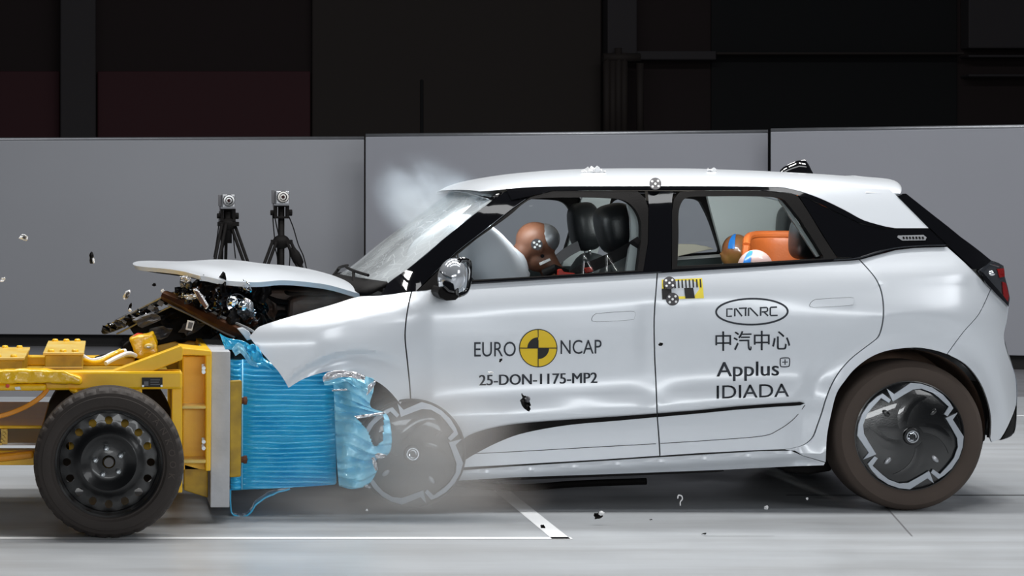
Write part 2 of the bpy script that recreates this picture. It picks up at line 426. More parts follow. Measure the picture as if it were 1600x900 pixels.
def outline(poly, maxlen=.035):
    pts = [SP(*p) for p in poly]; out = []
    for a, b in zip(pts, pts[1:] + pts[:1]):
        n = max(1, int((b - a).length / maxlen))
        for k in range(n):
            q = a.lerp(b, k / n); out.append(Vector((q.x, q.z)))
    return out
def panel(name, poly, m, parent, holes=(), off=0, t=.014, res=.028, sides=(1,), label=None, lift=0, grow=0):
    loops = [outline(poly)] + [outline(h) for h in holes]
    vs = []; es = []
    for lp in loops:
        b = len(vs); vs += lp; es += [(b + i, b + (i + 1) % len(lp)) for i in range(len(lp))]
    ob = len(vs)
    x0, x1 = min(v.x for v in loops[0]), max(v.x for v in loops[0]); z0, z1 = min(v.y for v in loops[0]), max(v.y for v in loops[0])
    def inside(p, lp):
        c = False; j = len(lp) - 1
        for i in range(len(lp)):
            if (lp[i].y > p.y) != (lp[j].y > p.y) and p.x < (lp[j].x - lp[i].x) * (p.y - lp[i].y) / (lp[j].y - lp[i].y + 1e-12) + lp[i].x: c = not c
            j = i
        return c
    nx, nz = int((x1 - x0) / res) + 1, int((z1 - z0) / res) + 1
    allb = [q for lp in loops for q in lp]
    cell = {}
    for q in allb: cell.setdefault((int(q.x / res), int(q.y / res)), []).append(q)
    for i in range(nx):
        for j in range(nz):
            p = Vector((x0 + (i + .5) * res + (.25 * res if j % 2 else -.25 * res), z0 + (j + .5) * res))
            if not inside(p, loops[0]) or any(inside(p, h) for h in loops[1:]): continue
            ci, cj = int(p.x / res), int(p.y / res)
            if any((q - p).length < res * .45 for a in (-1, 0, 1) for b in (-1, 0, 1) for q in cell.get((ci + a, cj + b), ())): continue
            vs.append(p)
    rv, re_, rf = delaunay_2d_cdt(vs, es, [], 0, 1e-6)[:3]
    keep = []
    for f in rf:
        c = Vector((sum(rv[i].x for i in f) / len(f), sum(rv[i].y for i in f) / len(f)))
        if inside(c, loops[0]) and not any(inside(c, h) for h in loops[1:]): keep.append(tuple(f))
    use = sorted({i for f in keep for i in f}); mp = {k: i for i, k in enumerate(use)}
    front = [Vector((rv[i].x, S(rv[i].x, rv[i].y) + off, rv[i].y)) for i in use]; n = len(front)
    faces = [tuple(mp[i] for i in f) for f in keep]
    cnt = {}
    for f in faces:
        for a, b in zip(f, f[1:] + f[:1]): cnt[(min(a, b), max(a, b))] = cnt.get((min(a, b), max(a, b)), 0) + 1
    rim = [(a, b) for f in faces for a, b in zip(f, f[1:] + f[:1]) if cnt[(min(a, b), max(a, b))] == 1]
    out = None
    for sd in sides:
        mb = MB()
        fr = front if sd == 1 else [Vector((v.x, 2 * YC - v.y, v.z)) for v in front]
        bk = [v + Vector((0, t * sd, 0)) for v in fr]
        mb.v = [tuple(v) for v in fr + bk] if t else [tuple(v) for v in fr]
        for f in faces:
            mb.f.append(f); mb.sm.append(True)
            if t: mb.f.append(tuple(n + i for i in reversed(f))); mb.sm.append(True)
        if t:
            for a, b in rim: mb.f.append((b, a, n + a, n + b)); mb.sm.append(False)
        o = mb.build(name, m, parent, label, weld=False)
        out = out or o
    return out

BOTH = (1, -1)
# panel outlines (front wing, doors, rear quarter, bumper, sill)
f_arch = spl([(451, 606), (472, 593), (497, 584), (523, 579), (550, 581), (572, 588), (598, 602), (620, 624), (640, 655), (655, 690), (664, 735)], 4)
seam_fd = spl([(643, 456), (638, 478), (634, 505), (633, 530), (636, 560), (640, 600), (643, 640), (650, 690), (660, 738)], 4)
fender = spl([(390, 527), (400, 515), (412, 508), (460, 493), (520, 476), (560, 464), (595, 462), (641, 456)], 4)[:-1] + [(x - 1, y) for x, y in seam_fd[:28]] + [(x, y) for x, y in reversed(f_arch) if y < 655 and x <= 641] + [(443, 592), (435, 580), (410, 552), (397, 536)]
panel('front_wing', fender, PAINT, car, res=.016)
seam_dd = spl([(1027, 427), (1025, 455), (1023, 480), (1022, 510), (1023, 560), (1025, 600), (1027, 650), (1030, 690), (1031, 712)], 4)
fd = [(x + 1.2, y) for x, y in seam_fd] + [(665, 738), (727, 730), (800, 726), (940, 718)] + [(x - 1, y) for x, y in reversed(seam_dd)] + [(900, 434), (740, 444)]
fdoor = panel('front_door', fd, PAINT, car, sides=(1,))
seam_rq = spl([(1343, 406), (1356, 420), (1366, 432), (1372, 442), (1377, 455), (1380, 472), (1380.5, 492), (1378, 510), (1373, 525), (1365, 533), (1345, 548), (1328, 562), (1312, 580), (1300, 600), (1291, 622), (1284, 645), (1277, 665), (1271, 681), (1262, 691), (1248, 698), (1225, 702)], 3)
rd = [(x + 1.2, y) for x, y in seam_dd] + [(1090, 708), (1190, 703)] + [(x - 1.2, y) for x, y in reversed(seam_rq)] + [(1290, 409.5), (1160, 418)]
rdoor = panel('rear_door', rd, PAINT, car)
r_arch = spl([(1290, 722), (1292, 682), (1299, 645), (1307, 615), (1320, 595), (1337, 575), (1362, 557), (1390, 547), (1425, 543), (1450, 545), (1479, 553), (1510, 570), (1532, 598), (1545, 632), (1549, 660), (1547, 690)], 4)
seam_qb = spl([(1548, 452), (1530, 490), (1505, 519), (1480, 553)], 4)
i1 = min(range(len(r_arch)), key=lambda i: abs(r_arch[i][0] - 1479) + abs(r_arch[i][1] - 553))
quarter = [(x + 1.2, y) for x, y in seam_rq] + [(1235, 704), (1242, 704)] + [(1255, 712), (1290, 722)] + r_arch[1:i1] + [(x - .8, y) for x, y in reversed(seam_qb)] + [(1535, 439), (1520, 423), (1498, 402), (1480, 386), (1430, 387.5), (1400, 391), (1370, 399)]
panel('rear_quarter_panel', quarter, PAINT, car)
bump_out = spl([(1576, 479), (1574, 498), (1570, 515), (1569, 530), (1574, 552), (1583, 575), (1589, 596), (1590, 615), (1589, 631)], 3)
bumper = [(x + .8, y) for x, y in seam_qb] + [] 
bumper = [(1561, 464)] + bump_out + [(1580, 655), (1563, 686), (1550, 691)] + list(reversed(r_arch[i1 + 1:-1])) + [(x + .8, y) for x, y in reversed(seam_qb)]
panel('rear_bumper', bumper, PAINT, car)
panel('rear_diffuser', [(1590, 632), (1586, 675), (1564, 687.5), (1581, 656)], BLACKP, car, t=.03)
sill = [(700, 737), (800, 729), (940, 720.5), (1032, 714.5), (1190, 705), (1236, 704.5), (1256, 713), (1289, 723), (1287, 727), (1130, 734), (960, 740.5), (800, 746), (700, 752)]
panel('sill', sill, PAINT, car, t=.05, res=.012)
_b = MB(); _b.prism([(740, 748), (800, 744), (960, 739), (1128, 733), (1132, 736), (1118, 738), (990, 743), (760, 752)], .09, .14); _b.build('sill_skid_strip', BLACKP, car)
# far side: doors, wing, quarter in one pressing each
panel('front_door', fd, PAINT, car, sides=(-1,), res=.05)
for nm, pl in (('rear_door', rd), ('rear_quarter_panel', quarter), ('rear_bumper', bumper), ('sill', sill)):
    panel(nm, pl, PAINT, car, sides=(-1,), res=.06)

# dark inner shell closes the shut lines, with openings for the wheels
shell = [(640, 470), (740, 452), (1290, 417), (1345, 412), (1480, 392), (1555, 470), (1570, 530), (1580, 600), (1575, 670), (1551, 685)] + list(reversed([(x, y) for x, y in r_arch[2:-1]])) + [(1288, 716), (1240, 700), (1190, 712), (1032, 722), (800, 738), (690, 744), (690, 560), (640, 560)]
panel('inner_shell', shell, SHELL, car, off=.022, t=.02, res=.06, sides=BOTH)

# lower door cladding lines and the black blade
blade = spl([(724, 686), (740, 677), (777, 667), (835, 659.5), (960, 651), (1026, 646)], 4)[:-1] + [(1026, 646), (1026, 651.5)] + spl([(1026, 651.5), (960, 657.5), (905, 662), (860, 668), (812, 678), (775, 692), (742, 709), (727, 718)], 4)[1:]
panel('side_blade', blade, BLACKP, fdoor, off=-.0075, t=.012, res=.012)
blade2 = [(1028, 645.8), (1090, 641), (1150, 635), (1210, 630.5), (1250, 628), (1257, 630), (1250, 633), (1210, 635.5), (1150, 640), (1090, 646), (1028, 651.5)]
panel('side_blade', blade2, BLACKP, rdoor, off=-.0075, t=.012, res=.012)

def strip_on_side(pts, wpx, m, name, parent, off=-.002, closed=False, t=.0025, n=1):
    """a thin raised line or lettering stroke that follows the body side"""
    mb = MB(); pts = [Vector(p) for p in pts]; L = []; Rr = []
    m_ = len(pts)
    for i, p in enumerate(pts):
        a = pts[(i - 1) % m_] if closed else pts[max(i - 1, 0)]; b = pts[(i + 1) % m_] if closed else pts[min(i + 1, m_ - 1)]
        d = (b - a).normalized(); nn = Vector((-d.y, d.x)) * wpx / 2
        L.append(SP(*(p + nn), off=off)); Rr.append(SP(*(p - nn), off=off))
    back = Vector((0, t, 0))
    rows = [[l, r, r + back, l + back] for l, r in zip(L, Rr)]
    mb.quad_grid(rows, False, close_u=closed, close_v=True)
    if not closed: mb.poly(rows[0]); mb.poly(rows[-1][::-1])
    return mb.build(name, m, parent)
GAP = mat('panel_gap_shadow_black', (30, 28, 30), .8)
strip_on_side(spl([(727, 709.5), (800, 706), (960, 697), (1025, 693.5)], 6), .9, GAP, 'cladding_seam', fdoor, off=-.0014)
strip_on_side(spl([(1032, 693), (1110, 688), (1190, 681.5), (1216, 672), (1240, 655), (1258, 633)], 6), .9, GAP, 'cladding_seam', rdoor, off=-.0014)
# flush door handles
def handle(poly, parent):
    panel('door_handle', poly, PAINT, parent, off=-.003, t=.006, res=.01)
    strip_on_side(poly, .9, GAP, 'handle_seam', parent, off=-.0008, closed=True)
handle(spl([(925, 498), (930, 491), (940, 489.5), (985, 486.5), (992, 489), (991, 496), (985, 499.5), (932, 502.5)], 3, True), fdoor)
handle(spl([(1266, 475), (1272, 469), (1282, 467.5), (1328, 465), (1334, 468), (1333, 474), (1326, 477), (1271, 480)], 3, True), rdoor)

# ------------------------------------------------------------------ greenhouse
apil = [(597, 462), (605, 444), (640, 419), (690, 376), (740, 336), (775, 309), (797, 296), (850, 294.5), (862, 298), (827, 307), (802, 324), (760, 357), (715, 392), (680, 425), (650, 455)]
panel('a_pillar', apil, BLACKG, car, off=.004, t=.05, sides=BOTH, res=.03)
f_hole = [(712, 400)] + spl([(745, 373), (785, 345), (803, 331), (818, 318), (838, 310), (900, 308.5), (950, 309.5), (974, 313), (990, 324), (1000, 342), (1002, 362), (1000, 390), (996, 423)], 4) + [(860, 431), (722, 439)]
f_frame = [(652, 455), (682, 426), (717, 393), (762, 358.5), (803, 326), (829, 308), (864, 298.5), (960, 298), (996, 299), (1008, 310), (1013, 326), (1012, 380), (1004, 427), (900, 433), (740, 443)]
panel('front_door_frame', f_frame, BLACKP, car, holes=[f_hole], off=-.002, t=.05, sides=(1, -1), res=.02)
panel('front_door_glass', f_hole, GLASS, car, off=.03, t=0, sides=BOTH, res=.1)
r_hole = spl([(1058, 416), (1060, 370), (1060, 335), (1064, 318), (1073, 309), (1095, 307), (1160, 306.5), (1205, 307.5), (1222, 311), (1232, 320), (1255, 350), (1286, 400)], 4) + [(1286, 404), (1170, 411)]
r_frame = [(1050, 425), (1050, 330), (1053, 312), (1062, 300), (1090, 298), (1200, 298), (1232, 302), (1246, 306), (1262, 330), (1285, 368), (1307, 402), (1300, 408), (1160, 418)]
panel('rear_door_frame', r_frame, BLACKP, car, holes=[r_hole], off=-.002, t=.05, sides=(1, -1), res=.02)
panel('rear_door_glass', r_hole, GLASS, car, off=.03, t=0, sides=BOTH, res=.1)
panel('b_pillar', [(1012, 299), (1052, 299), (1050, 312), (1049, 425), (1004, 427), (1013, 380), (1014, 322)], BLACKG, car, off=0, t=.05, sides=BOTH, res=.03)
rail_top = spl([(790, 295), (850, 291.5), (950, 291), (1100, 291), (1200, 292), (1240, 297), (1280, 310), (1320, 329), (1350, 345), (1385, 355)], 4)
rail = rail_top + [(1380, 357), (1345, 349), (1300, 328), (1262, 309.5), (1232, 301), (1190, 297.5), (960, 297.5), (864, 298), (825, 307), (800, 312)]
panel('roof_rail', rail, BLACKG, car, off=-.004, t=.05, sides=BOTH, res=.025)
qp = [(1247, 304)] + [(1262, 310), (1300, 329), (1345, 350), (1382, 357.5), (1453, 358), (1480, 382), (1440, 383), (1400, 386.5), (1370, 394), (1340, 402.5), (1308, 402)]
panel('quarter_glass', qp, BLACKG, car, off=0, t=.04, sides=BOTH, res=.03)
belt = spl([(724, 442), (1000, 425.5), (1160, 416), (1290, 407), (1340, 403.5), (1370, 395), (1400, 387.5), (1440, 384), (1478, 383)], 6)
strip_on_side([(x, y + .5) for x, y in belt], 4.2, BLACKG, 'belt_moulding', car, off=-.010, t=.02)
strip_on_side([(x, y + 1.2) for x, y in belt if x < 1045], 1.0, CHROME, 'belt_chrome', car, off=-.013, t=.006)
strip_on_side([(x, y - .5) for x, y in belt if x > 1290], 1.0, CHROME, 'belt_chrome', car, off=-.013, t=.006)
# white rear pillar
cp = [(1205, 292)] + [(x, y - .8) for x, y in rail_top if x > 1205] + [(1400, 356.5), (1451, 356.5), (1428, 333), (1401, 306), (1390, 296), (1300, 290), (1240, 290)]
panel('rear_pillar', cp, PAINT, car, t=.04, sides=BOTH, res=.03)
dstrip = [(1402, 306), (1415, 302.5), (1460, 338), (1500, 370), (1531, 393), (1548, 407), (1540, 416), (1529, 420), (1520, 420.5), (1480, 383), (1453, 357)]
panel('tailgate_side_strip', dstrip, BLACKG, car, off=-.006, t=.04, sides=BOTH, res=.02)
lamp = empty('tail_lamp', SP(1556, 445)); place(lamp, car)
lamp.location = (0, 0, 0)
tl = [(1529, 421), (1548, 408), (1567, 415), (1569, 432), (1574, 450), (1577, 466), (1575, 478), (1560, 463), (1543, 445), (1527, 424)]
tail = panel('tail_lamp', tl, SMOKED, car, off=-.008, t=.03, res=.015)
panel('tail_lamp', tl, REDL, car, off=-.008, t=.03, res=.03, sides=(-1,))
bpy.data.objects.remove(lamp)
panel('red_lens', [(1556, 420), (1567, 419), (1568, 432), (1560, 434)], REDL, tail, off=-.014, t=.012, res=.01)
panel('red_lens', [(1564, 440), (1570, 442), (1575, 462), (1573, 472), (1566, 462)], REDL, tail, off=-.014, t=.012, res=.01)
panel('lamp_housing', [(1529, 424), (1534, 426), (1548, 442), (1562, 458), (1574, 473), (1574, 479), (1556, 461), (1538, 442)], BLACKG, tail, off=-.016, t=.012, res=.01)
strip_on_side([(1533, 424), (1548, 410), (1565, 415)], 3, CHROME, 'lamp_reflector', tail, off=-.018, t=.01)
tb = MB(); tb.ball(SP(1549, 427, -.012), (.018, .008, .012)); tb.build('lamp_bulb', CHROME, tail)

# roof: lofted across the car, its height solved so the outline stands where it is seen
sil = [(748, 296.5), (762, 288), (785, 281), (815, 275), (850, 270), (900, 266), (950, 264), (1020, 263), (1100, 263), (1200, 265.5), (1300, 270), (1400, 276)]
rl = [(748, 299), (775, 297), (800, 294.5), (850, 292), (1000, 291.5), (1200, 291.8), (1300, 290.5), (1400, 300)]
def roof_sec(px):
    ys = lerp_tab(sil, px); e = SP(px, lerp_tab(rl, px)); lo, hi = 0.0, .3
    for _ in range(30):
        c = (lo + hi) / 2; best = 1e9
        for k in range(1, 16):
            v = k / 15; Y = e.y + (YC - e.y) * v; z = e.z + c * (1 - (1 - v) ** 2.7) ** .72
            best = min(best, VY - (z - H) * F / (D0 + Y))
        if best > ys: lo = c
        else: hi = c
    return e, lo
rows = []
for k in range(57):
    px = 748 + (1385 - 748) * k / 56; e, c = roof_sec(px); row = []
    for j in range(31):
        q = j / 30 * 2; v = q if q <= 1 else 2 - q; v2 = v ** 1.6 if v < 1 else 1
        Y = e.y + (YC - e.y) * v2; z = e.z + c * (1 - (1 - v2) ** 2.7) ** .72
        if q > 1: Y = 2 * YC - Y
        X = e.x - (.055 * (1 - (1 - v2) ** 2) if k < 10 else 0) * (1 - k / 10)
        row.append(Vector((X, Y, z)))
    rows.append(row)
rb = MB(); rb.quad_grid(rows); roof = rb.build('roof', PAINT, car)
rowsi = [[p + Vector((0, 0, -.035)) for p in r[3:-3]] for r in rows[2:-1]]
hb = MB(); hb.quad_grid(rowsi); hb.build('headliner', HEADL, car)
# spoiler
def loft_car(secs, name, m, parent, **k):
    b = MB(); b.quad_grid(secs, True, close_v=True); b.poly(secs[0][::-1]); b.poly(secs[-1]); return b.build(name, m, parent, **k)
sp_sec = [(1355, 272.5), (1380, 274.5), (1405, 276.5), (1418, 279), (1423.5, 284), (1420, 291), (1410, 300), (1401, 306), (1392, 300), (1376, 288), (1360, 284)]
secs = []; e0 = SP(1398, 300)
base = [P(x, y, .50) for x, y in spl(sp_sec, 3, True)]; bz = min(p.z for p in base)
for k in range(25):
    q = k / 24 * 2 - 1; v = (1 - abs(q)) ** 1.7; Y = e0.y + (YC - e0.y) * v; g = (1 - (1 - v) ** 2.7) ** .72
    if q > 0: Y = 2 * YC - Y
    dx = (e0.x - P(1398, 300, .50).x) * (1 - v)
    secs.append([Vector((p.x + dx + .03 * v - .05 * (1 - g) * max(0, (p.x - base[0].x) / .2), Y, bz + .012 * (1 - v) * 0 + (p.z - bz) * (.12 + .88 * g))) for p in base])
loft_car(secs, 'roof_spoiler', PAINT, car, sharp=50)
# tail surfaces between the two sides
def cross(pts, name, m, bulge, zb=0, off=0):
    rows = []
    for x, y in pts:
        e = SP(x, y, off=off); row = []
        for j in range(13):
            v = j / 12 * 2 - 1; row.append(Vector((e.x + bulge * (1 - v * v), YC + v * (YC - e.y), e.z + zb * (1 - v * v))))
        rows.append(row)
    b = MB(); b.quad_grid(rows); return b.build(name, m, car)
cross(spl([(1413, 303), (1460, 338), (1500, 370), (1545, 406)], 4), 'rear_window', GLASS, .04)
cross(spl([(1545, 406), (1566, 415), (1570, 440), (1576, 478), (1570, 515), (1569, 530)], 4), 'tailgate', PAINT, .05)
cross(spl([(1569, 530), (1583, 575), (1589, 600), (1589, 632), (1585, 676), (1563, 688)], 4), 'bumper_skin', PAINT, .05)

# windscreen, frosted by cracks
def wind_mat():
    m = bpy.data.materials.new('cracked_windscreen_glass'); m.use_nodes = True; nt = m.node_tree
    b = nt.nodes['Principled BSDF']; b.inputs['Base Color'].default_value = (.70, .75, .78, 1); b.inputs['Roughness'].default_value = .16
    b.inputs['Coat Weight'].default_value = .6
    tr = nt.nodes.new('ShaderNodeBsdfTransparent'); tr.inputs[0].default_value = (.88, .93, .94, 1)
    tc = nt.nodes.new('ShaderNodeTexCoord'); n = nt.nodes.new('ShaderNodeTexNoise'); n.inputs['Scale'].default_value = 2.6; n.inputs['Detail'].default_value = 5
    nt.links.new(tc.outputs['Object'], n.inputs['Vector'])
    vo = nt.nodes.new('ShaderNodeTexVoronoi'); vo.feature = 'DISTANCE_TO_EDGE'; vo.inputs['Scale'].default_value = 14; nt.links.new(tc.outputs['Object'], vo.inputs['Vector'])
    mr = nt.nodes.new('ShaderNodeMapRange'); mr.inputs[1].default_value = .35; mr.inputs[2].default_value = .62; mr.inputs[3].default_value = .3; mr.inputs[4].default_value = .75
    nt.links.new(n.outputs['Fac'], mr.inputs[0])
    cr = nt.nodes.new('ShaderNodeMapRange'); cr.inputs[1].default_value = 0; cr.inputs[2].default_value = .03; cr.inputs[3].default_value = .3; cr.inputs[4].default_value = 0
    nt.links.new(vo.outputs['Distance'], cr.inputs[0])
    ad = nt.nodes.new('ShaderNodeMath'); ad.operation = 'ADD'; ad.use_clamp = True; nt.links.new(mr.outputs[0], ad.inputs[0]); nt.links.new(cr.outputs[0], ad.inputs[1])
    mx = nt.nodes.new('ShaderNodeMixShader'); nt.links.new(ad.outputs[0], mx.inputs[0]); nt.links.new(tr.outputs[0], mx.inputs[1]); nt.links.new(b.outputs[0], mx.inputs[2])
    nt.links.new(mx.outputs[0], nt.nodes['Material Output'].inputs[0]); return m
WS = wind_mat()
wl = [(600, 448), (640, 418), (690, 376), (740, 336), (778, 306)]
def ws_pt(t, v):
    i = min(3, int(t * 4)); f = t * 4 - i; x = wl[i][0] * (1 - f) + wl[i + 1][0] * f; y = wl[i][1] * (1 - f) + wl[i + 1][1] * f
    e = SP(x, y, off=.012); w = 1 - v * v
    return Vector((e.x - w * (.13 - .06 * t), YC + v * (YC - e.y), e.z + w * (.01 + .035 * t)))
b = MB(); b.quad_grid([[ws_pt(.04 + .90 * i / 16, -1 + j / 12 * 2) for j in range(13)] for i in range(17)]); b.build('windscreen', WS, car)
b = MB(); b.quad_grid([[ws_pt(.94 + .10 * i / 2, -1 + j / 12 * 2) + Vector((0, 0, .002)) for j in range(13)] for i in range(3)]); b.build('windscreen_header', BLACKG, car, solid=.01)
b = MB()
b.quad_grid([[ws_pt(-.04 + .08 * i / 2, -1 + j / 12 * 2) + Vector((-.03 * (2 - i), 0, -.01 * (2 - i))) for j in range(13)] for i in range(3)]); b.build('scuttle_panel', BLACKP, car, solid=.02)
for v0, v1 in ((-.75, -.05), (.1, .8)):
    b = MB(); pts = [ws_pt(.06 + .05 * k / 6, v0 + (v1 - v0) * k / 6) + Vector((-.02, 0, .02)) for k in range(7)]; b.tube(pts, .007, 6); b.tube([pts[3], ws_pt(-.03, (v0 + v1) / 2 - .2)], .008, 6)
    b.build('wiper', BLACKP, car)

# bonnet, buckled upwards off its latch
ed = [(248, 413), (262, 424), (285, 431.5), (312, 431), (350, 438), (400, 441), (440, 438), (500, 443), (562, 459)]
hs = [(248, 411), (262, 406), (290, 403), (350, 403), (400, 407), (450, 415), (500, 424), (540, 437), (562, 456)]
def bon(u, v):
    """u 0 nose .. 1 scuttle, v -1 near edge .. 1 far edge"""
    w = abs(v)
    px = 312 + (562 - 312) * u; Yn = .10 + .06 * u; e = P(px, lerp_tab(ed, px), Yn)
    if u < .45: e.z += .016 * (1 - sst(0, .45, u)) * (1 - w ** 6)
    Y = YC + v * (YC - Yn)
    d = D0 + .62; zc = H - (lerp_tab(hs, max(250, px - 22)) - VY) * d / F
    crown = max(.004, zc - e.z)
    nose = (1 - u) ** 2
    X = e.x - nose * (.27 * (1 - w ** 2.4)) - .02 * (1 - w * w)
    z = e.z + crown * (1 - w ** 3.2)
    z -= nose * .035 * (1 - w ** 2.5)
    z += .006 * math.sin(u * 17 + v * 3) * (1 - u) * (1 - w ** 4)
    return Vector((X, Y, z))
rows = [[bon(i / 36, -1 + j / 20 * 2) for j in range(21)] for i in range(37)]
b = MB(); b.quad_grid(rows)
fl_n = [[rows[i][0], rows[i][0] + Vector((0, .012, -.022))] for i in range(37)]
b.quad_grid(fl_n); b.quad_grid([[rows[0][j], rows[0][j] + Vector((.01, 0, -.02))] for j in range(21)])
bonnet = b.build('bonnet', PAINT, car, sharp=60)
b = MB(); b.quad_grid([[p + Vector((.015, 0, -.03)) for p in r[1:-1]] for r in rows[1:-1]])
b.build('bonnet_frame', SHELL, bonnet)
# ------------------------------------------------------------------ under the bonnet
def cbox(name, pts, Y0, Y1, m, parent=car, bevel=.006, **k):
    b = MB(); b.prism(pts, Y0, Y1); return b.build(name, m, parent, bevel=bevel, **k)
BAY = mat('oily_dark_engine_bay', (96, 74, 62), .55, metal=.1, noise_amt=.6, nscale=7, bump=.5, bscale=22)
cbox('engine', [(372, 470), (420, 452), (480, 452), (560, 464), (620, 470), (640, 700), (470, 700), (400, 620)], .50, 1.3, BAY, bevel=.02)
cbox('engine_bay_wall', [(330, 436), (420, 440), (500, 444), (600, 462), (640, 700), (400, 700), (330, 560)], 1.36, 1.42, BAY)
cbox('bulkhead', [(590, 463), (640, 458), (668, 720), (640, 735)], .14, 1.66, SHELL)
cbox('strut_tower', [(452, 468), (470, 462), (530, 462), (545, 480), (548, 560), (445, 560)], .28, .48, BAY, bevel=.02)
cbox('far_wing', [(400, 520), (470, 492), (600, 462), (640, 458), (640, 640), (560, 590), (470, 600)], 1.66, 1.69, PAINT)
hz = MB()
for pts, r in (([(400, 455, .42), (430, 470, .38), (470, 474, .36), (520, 470, .4)], .014), ([(380, 490, .4), (410, 500, .36), (440, 490, .36), (470, 500, .4)], .018), ([(420, 445, .6), (450, 458, .5), (500, 460, .45)], .01)):
    hz.tube([P(*q) for q in [tuple(x) for x in spl(pts, 5)]], r, 8)
hz.build('engine_hose', BLACKP, car)

def crumple(c, sx, sz, m, name, parent, seed=0, rot=None, amp=.25, n=7, t=.002, poly=None):
    """a torn, crumpled scrap of sheet: irregular outline, buckled through its depth"""
    rd_ = random.Random(seed); c = Vector(c); b = MB(); rows = []
    ang = [rd_.uniform(.62, 1.0) for _ in range(24)]
    rot = rot if rot is not None else Matrix.Rotation(rd_.uniform(0, 6.3), 3, 'Y')
    for i in range(5):
        row = []
        for k in range(12):
            a = k / 12 * 2 * math.pi; r = i / 4 * ang[k]
            x, z = r * math.cos(a) * sx, r * math.sin(a) * sz
            y = amp * max(sx, sz) * noise.noise(Vector((x / sx * 1.6 + seed, z / sz * 1.6, seed * .7))) * 2
            row.append(c + rot @ Vector((x, y, z)))
        rows.append(row)
    b.quad_grid(rows, False, close_v=True)
    return b.build(name, m, parent, solid=t, sharp=1)

# smashed headlamp cluster and torn plastic
hl = MB(); hl.lathe([(.0, .03), (.02, .025), (.036, .0), (.042, -.015), (.045, -.015), (.042, .01), (.03, .04), (0, .05)], P(369, 474, .12), 28)
hl = hl.build('headlamp', CHROME, car)
pj = MB(); pj.ball(P(364, 471, .10), .026, fn=lambda d: 1 + .12 * noise.noise(d * 3)); pj.ball(P(380, 478, .09), .024, fn=lambda d: 1 + .15 * noise.noise(d * 3)); pj.build('lamp_projector', MAGN, hl)
cbox('headlamp_housing', [(338, 452), (352, 448), (392, 462), (400, 480), (388, 506), (360, 512), (342, 500), (350, 480)], .24, .40, BLACKG, bevel=.01)
rr = random.Random(11)
for _k in range(0): pass
spots = [(318, 455, 16, FOIL), (322, 465, 13, BLACKG), (305, 452, 10, BLACKP), (330, 478, 15, BLACKG), (345, 462, 12, CHROME), (350, 490, 16, BLACKP), (335, 495, 14, BLACKG),
         (372, 452, 14, BLACKG), (386, 492, 14, SMOKED), (365, 500, 16, BLACKP), (380, 508, 13, BLACKG), (398, 470, 14, BLACKP), (405, 488, 16, BLACKG), (310, 440, 12, BLACKP), (290, 436, 8, FOIL),
         (348, 442, 14, BLACKP), (375, 440, 12, BLACKG), (300, 466, 12, SMOKED), (326, 446, 11, BLACKP), (392, 506, 13, BRASS), (358, 482, 10, FOIL), (388, 462, 9, FOIL), (340, 508, 15, BLACKG), (370, 518, 14, BLACKP),
         (288, 452, 9, BLACKG), (282, 460, 8, FOIL), (312, 476, 12, BLACKP), (296, 446, 9, BLACKG), (384, 447, 10, CHROME), (352, 472, 12, GREYP), (408, 460, 16, BLACKP), (420, 480, 18, BAY), (410, 505, 15, BLACKP)]
for _ in range(46):
    _x = rr.uniform(282, 408); _y = 446 + (_x - 282) * .22 + rr.uniform(-10, 34)
    spots.append((_x, _y, rr.uniform(4, 11), rr.choice([FOIL, CHROME, BLACKG, BLACKP, BLACKG, SMOKED, GREYP, BRASS])))
for i, (x, y, s, m) in enumerate(spots):
    crumple(P(x, y, rr.uniform(.08, .30)), s * 1.35 / 345, s * 1.35 / 345 * rr.uniform(.35, .8), m, 'torn_trim', car, seed=i * 3 + 1, amp=.5)
b = MB(); b.prism([(301, 452), (308, 451), (317, 462), (327, 478), (322, 484), (312, 472)], .02, .06); b.build('lamp_trim', FOIL, car, bevel=.004)
b = MB(); b.prism([(304, 454), (309, 455), (324, 479), (320, 482), (311, 470)], .015, .03); b.build('lamp_trim', BRASS, car, bevel=.002)
b = MB(); b.prism([(371, 514), (380, 512), (390, 518), (394, 530), (386, 532), (380, 524)], -.02, .1); b.build('torn_bumper_corner', PAINT, car, bevel=.004)
# bumper carrier, bent up, and the scorched crash beam
path = [P(*q) for q in spl([(165, 516, .62), (192, 503, .56), (228, 484, .50), (262, 467, .44), (276, 464, .42)], 5)]
b = MB(); b.tube(path, [.012 + .013 * math.sin(math.pi * min(1, (k + 2) / 14)) for k in range(len(path))], 10, flat=(1, 2.2)); bc = b.build('bumper_carrier', BLACKP, car)
b = MB(); b.tube([p + Vector((0, -.05, .022)) for p in path], .006, 6); b.tube([p + Vector((.01, -.06, -.034)) for p in path[3:]], .004, 6); b.build('trim_edge', ALU, bc)
b = MB()
for k in range(1, len(path) - 1, 2): p = path[k]; b.box(p + Vector((-.012, -.075, -.012)), p + Vector((.014, -.05, .012)), Matrix.Rotation(.5, 3, 'Y'))
b.build('carrier_rib', GREYP, bc)
path = [P(*q) for q in spl([(258, 462, .30), (285, 474, .26), (315, 489, .20), (350, 507, .14), (386, 523, .08), (400, 532, .06)], 5)]
b = MB(); b.tube(path, [.024 + .010 * math.sin(math.pi * k / len(path)) for k in range(len(path))], 10, flat=(1, 2)); b.build('crash_beam', BRASS, car)
b = MB(); b.tube([p + Vector((0, -.05, -.034)) for p in path[1:-8]], .005, 6); b.tube([p + Vector((0, -.04, .03)) for p in path[8:-2]], .007, 6); b.build('beam_flange', ALU, car)
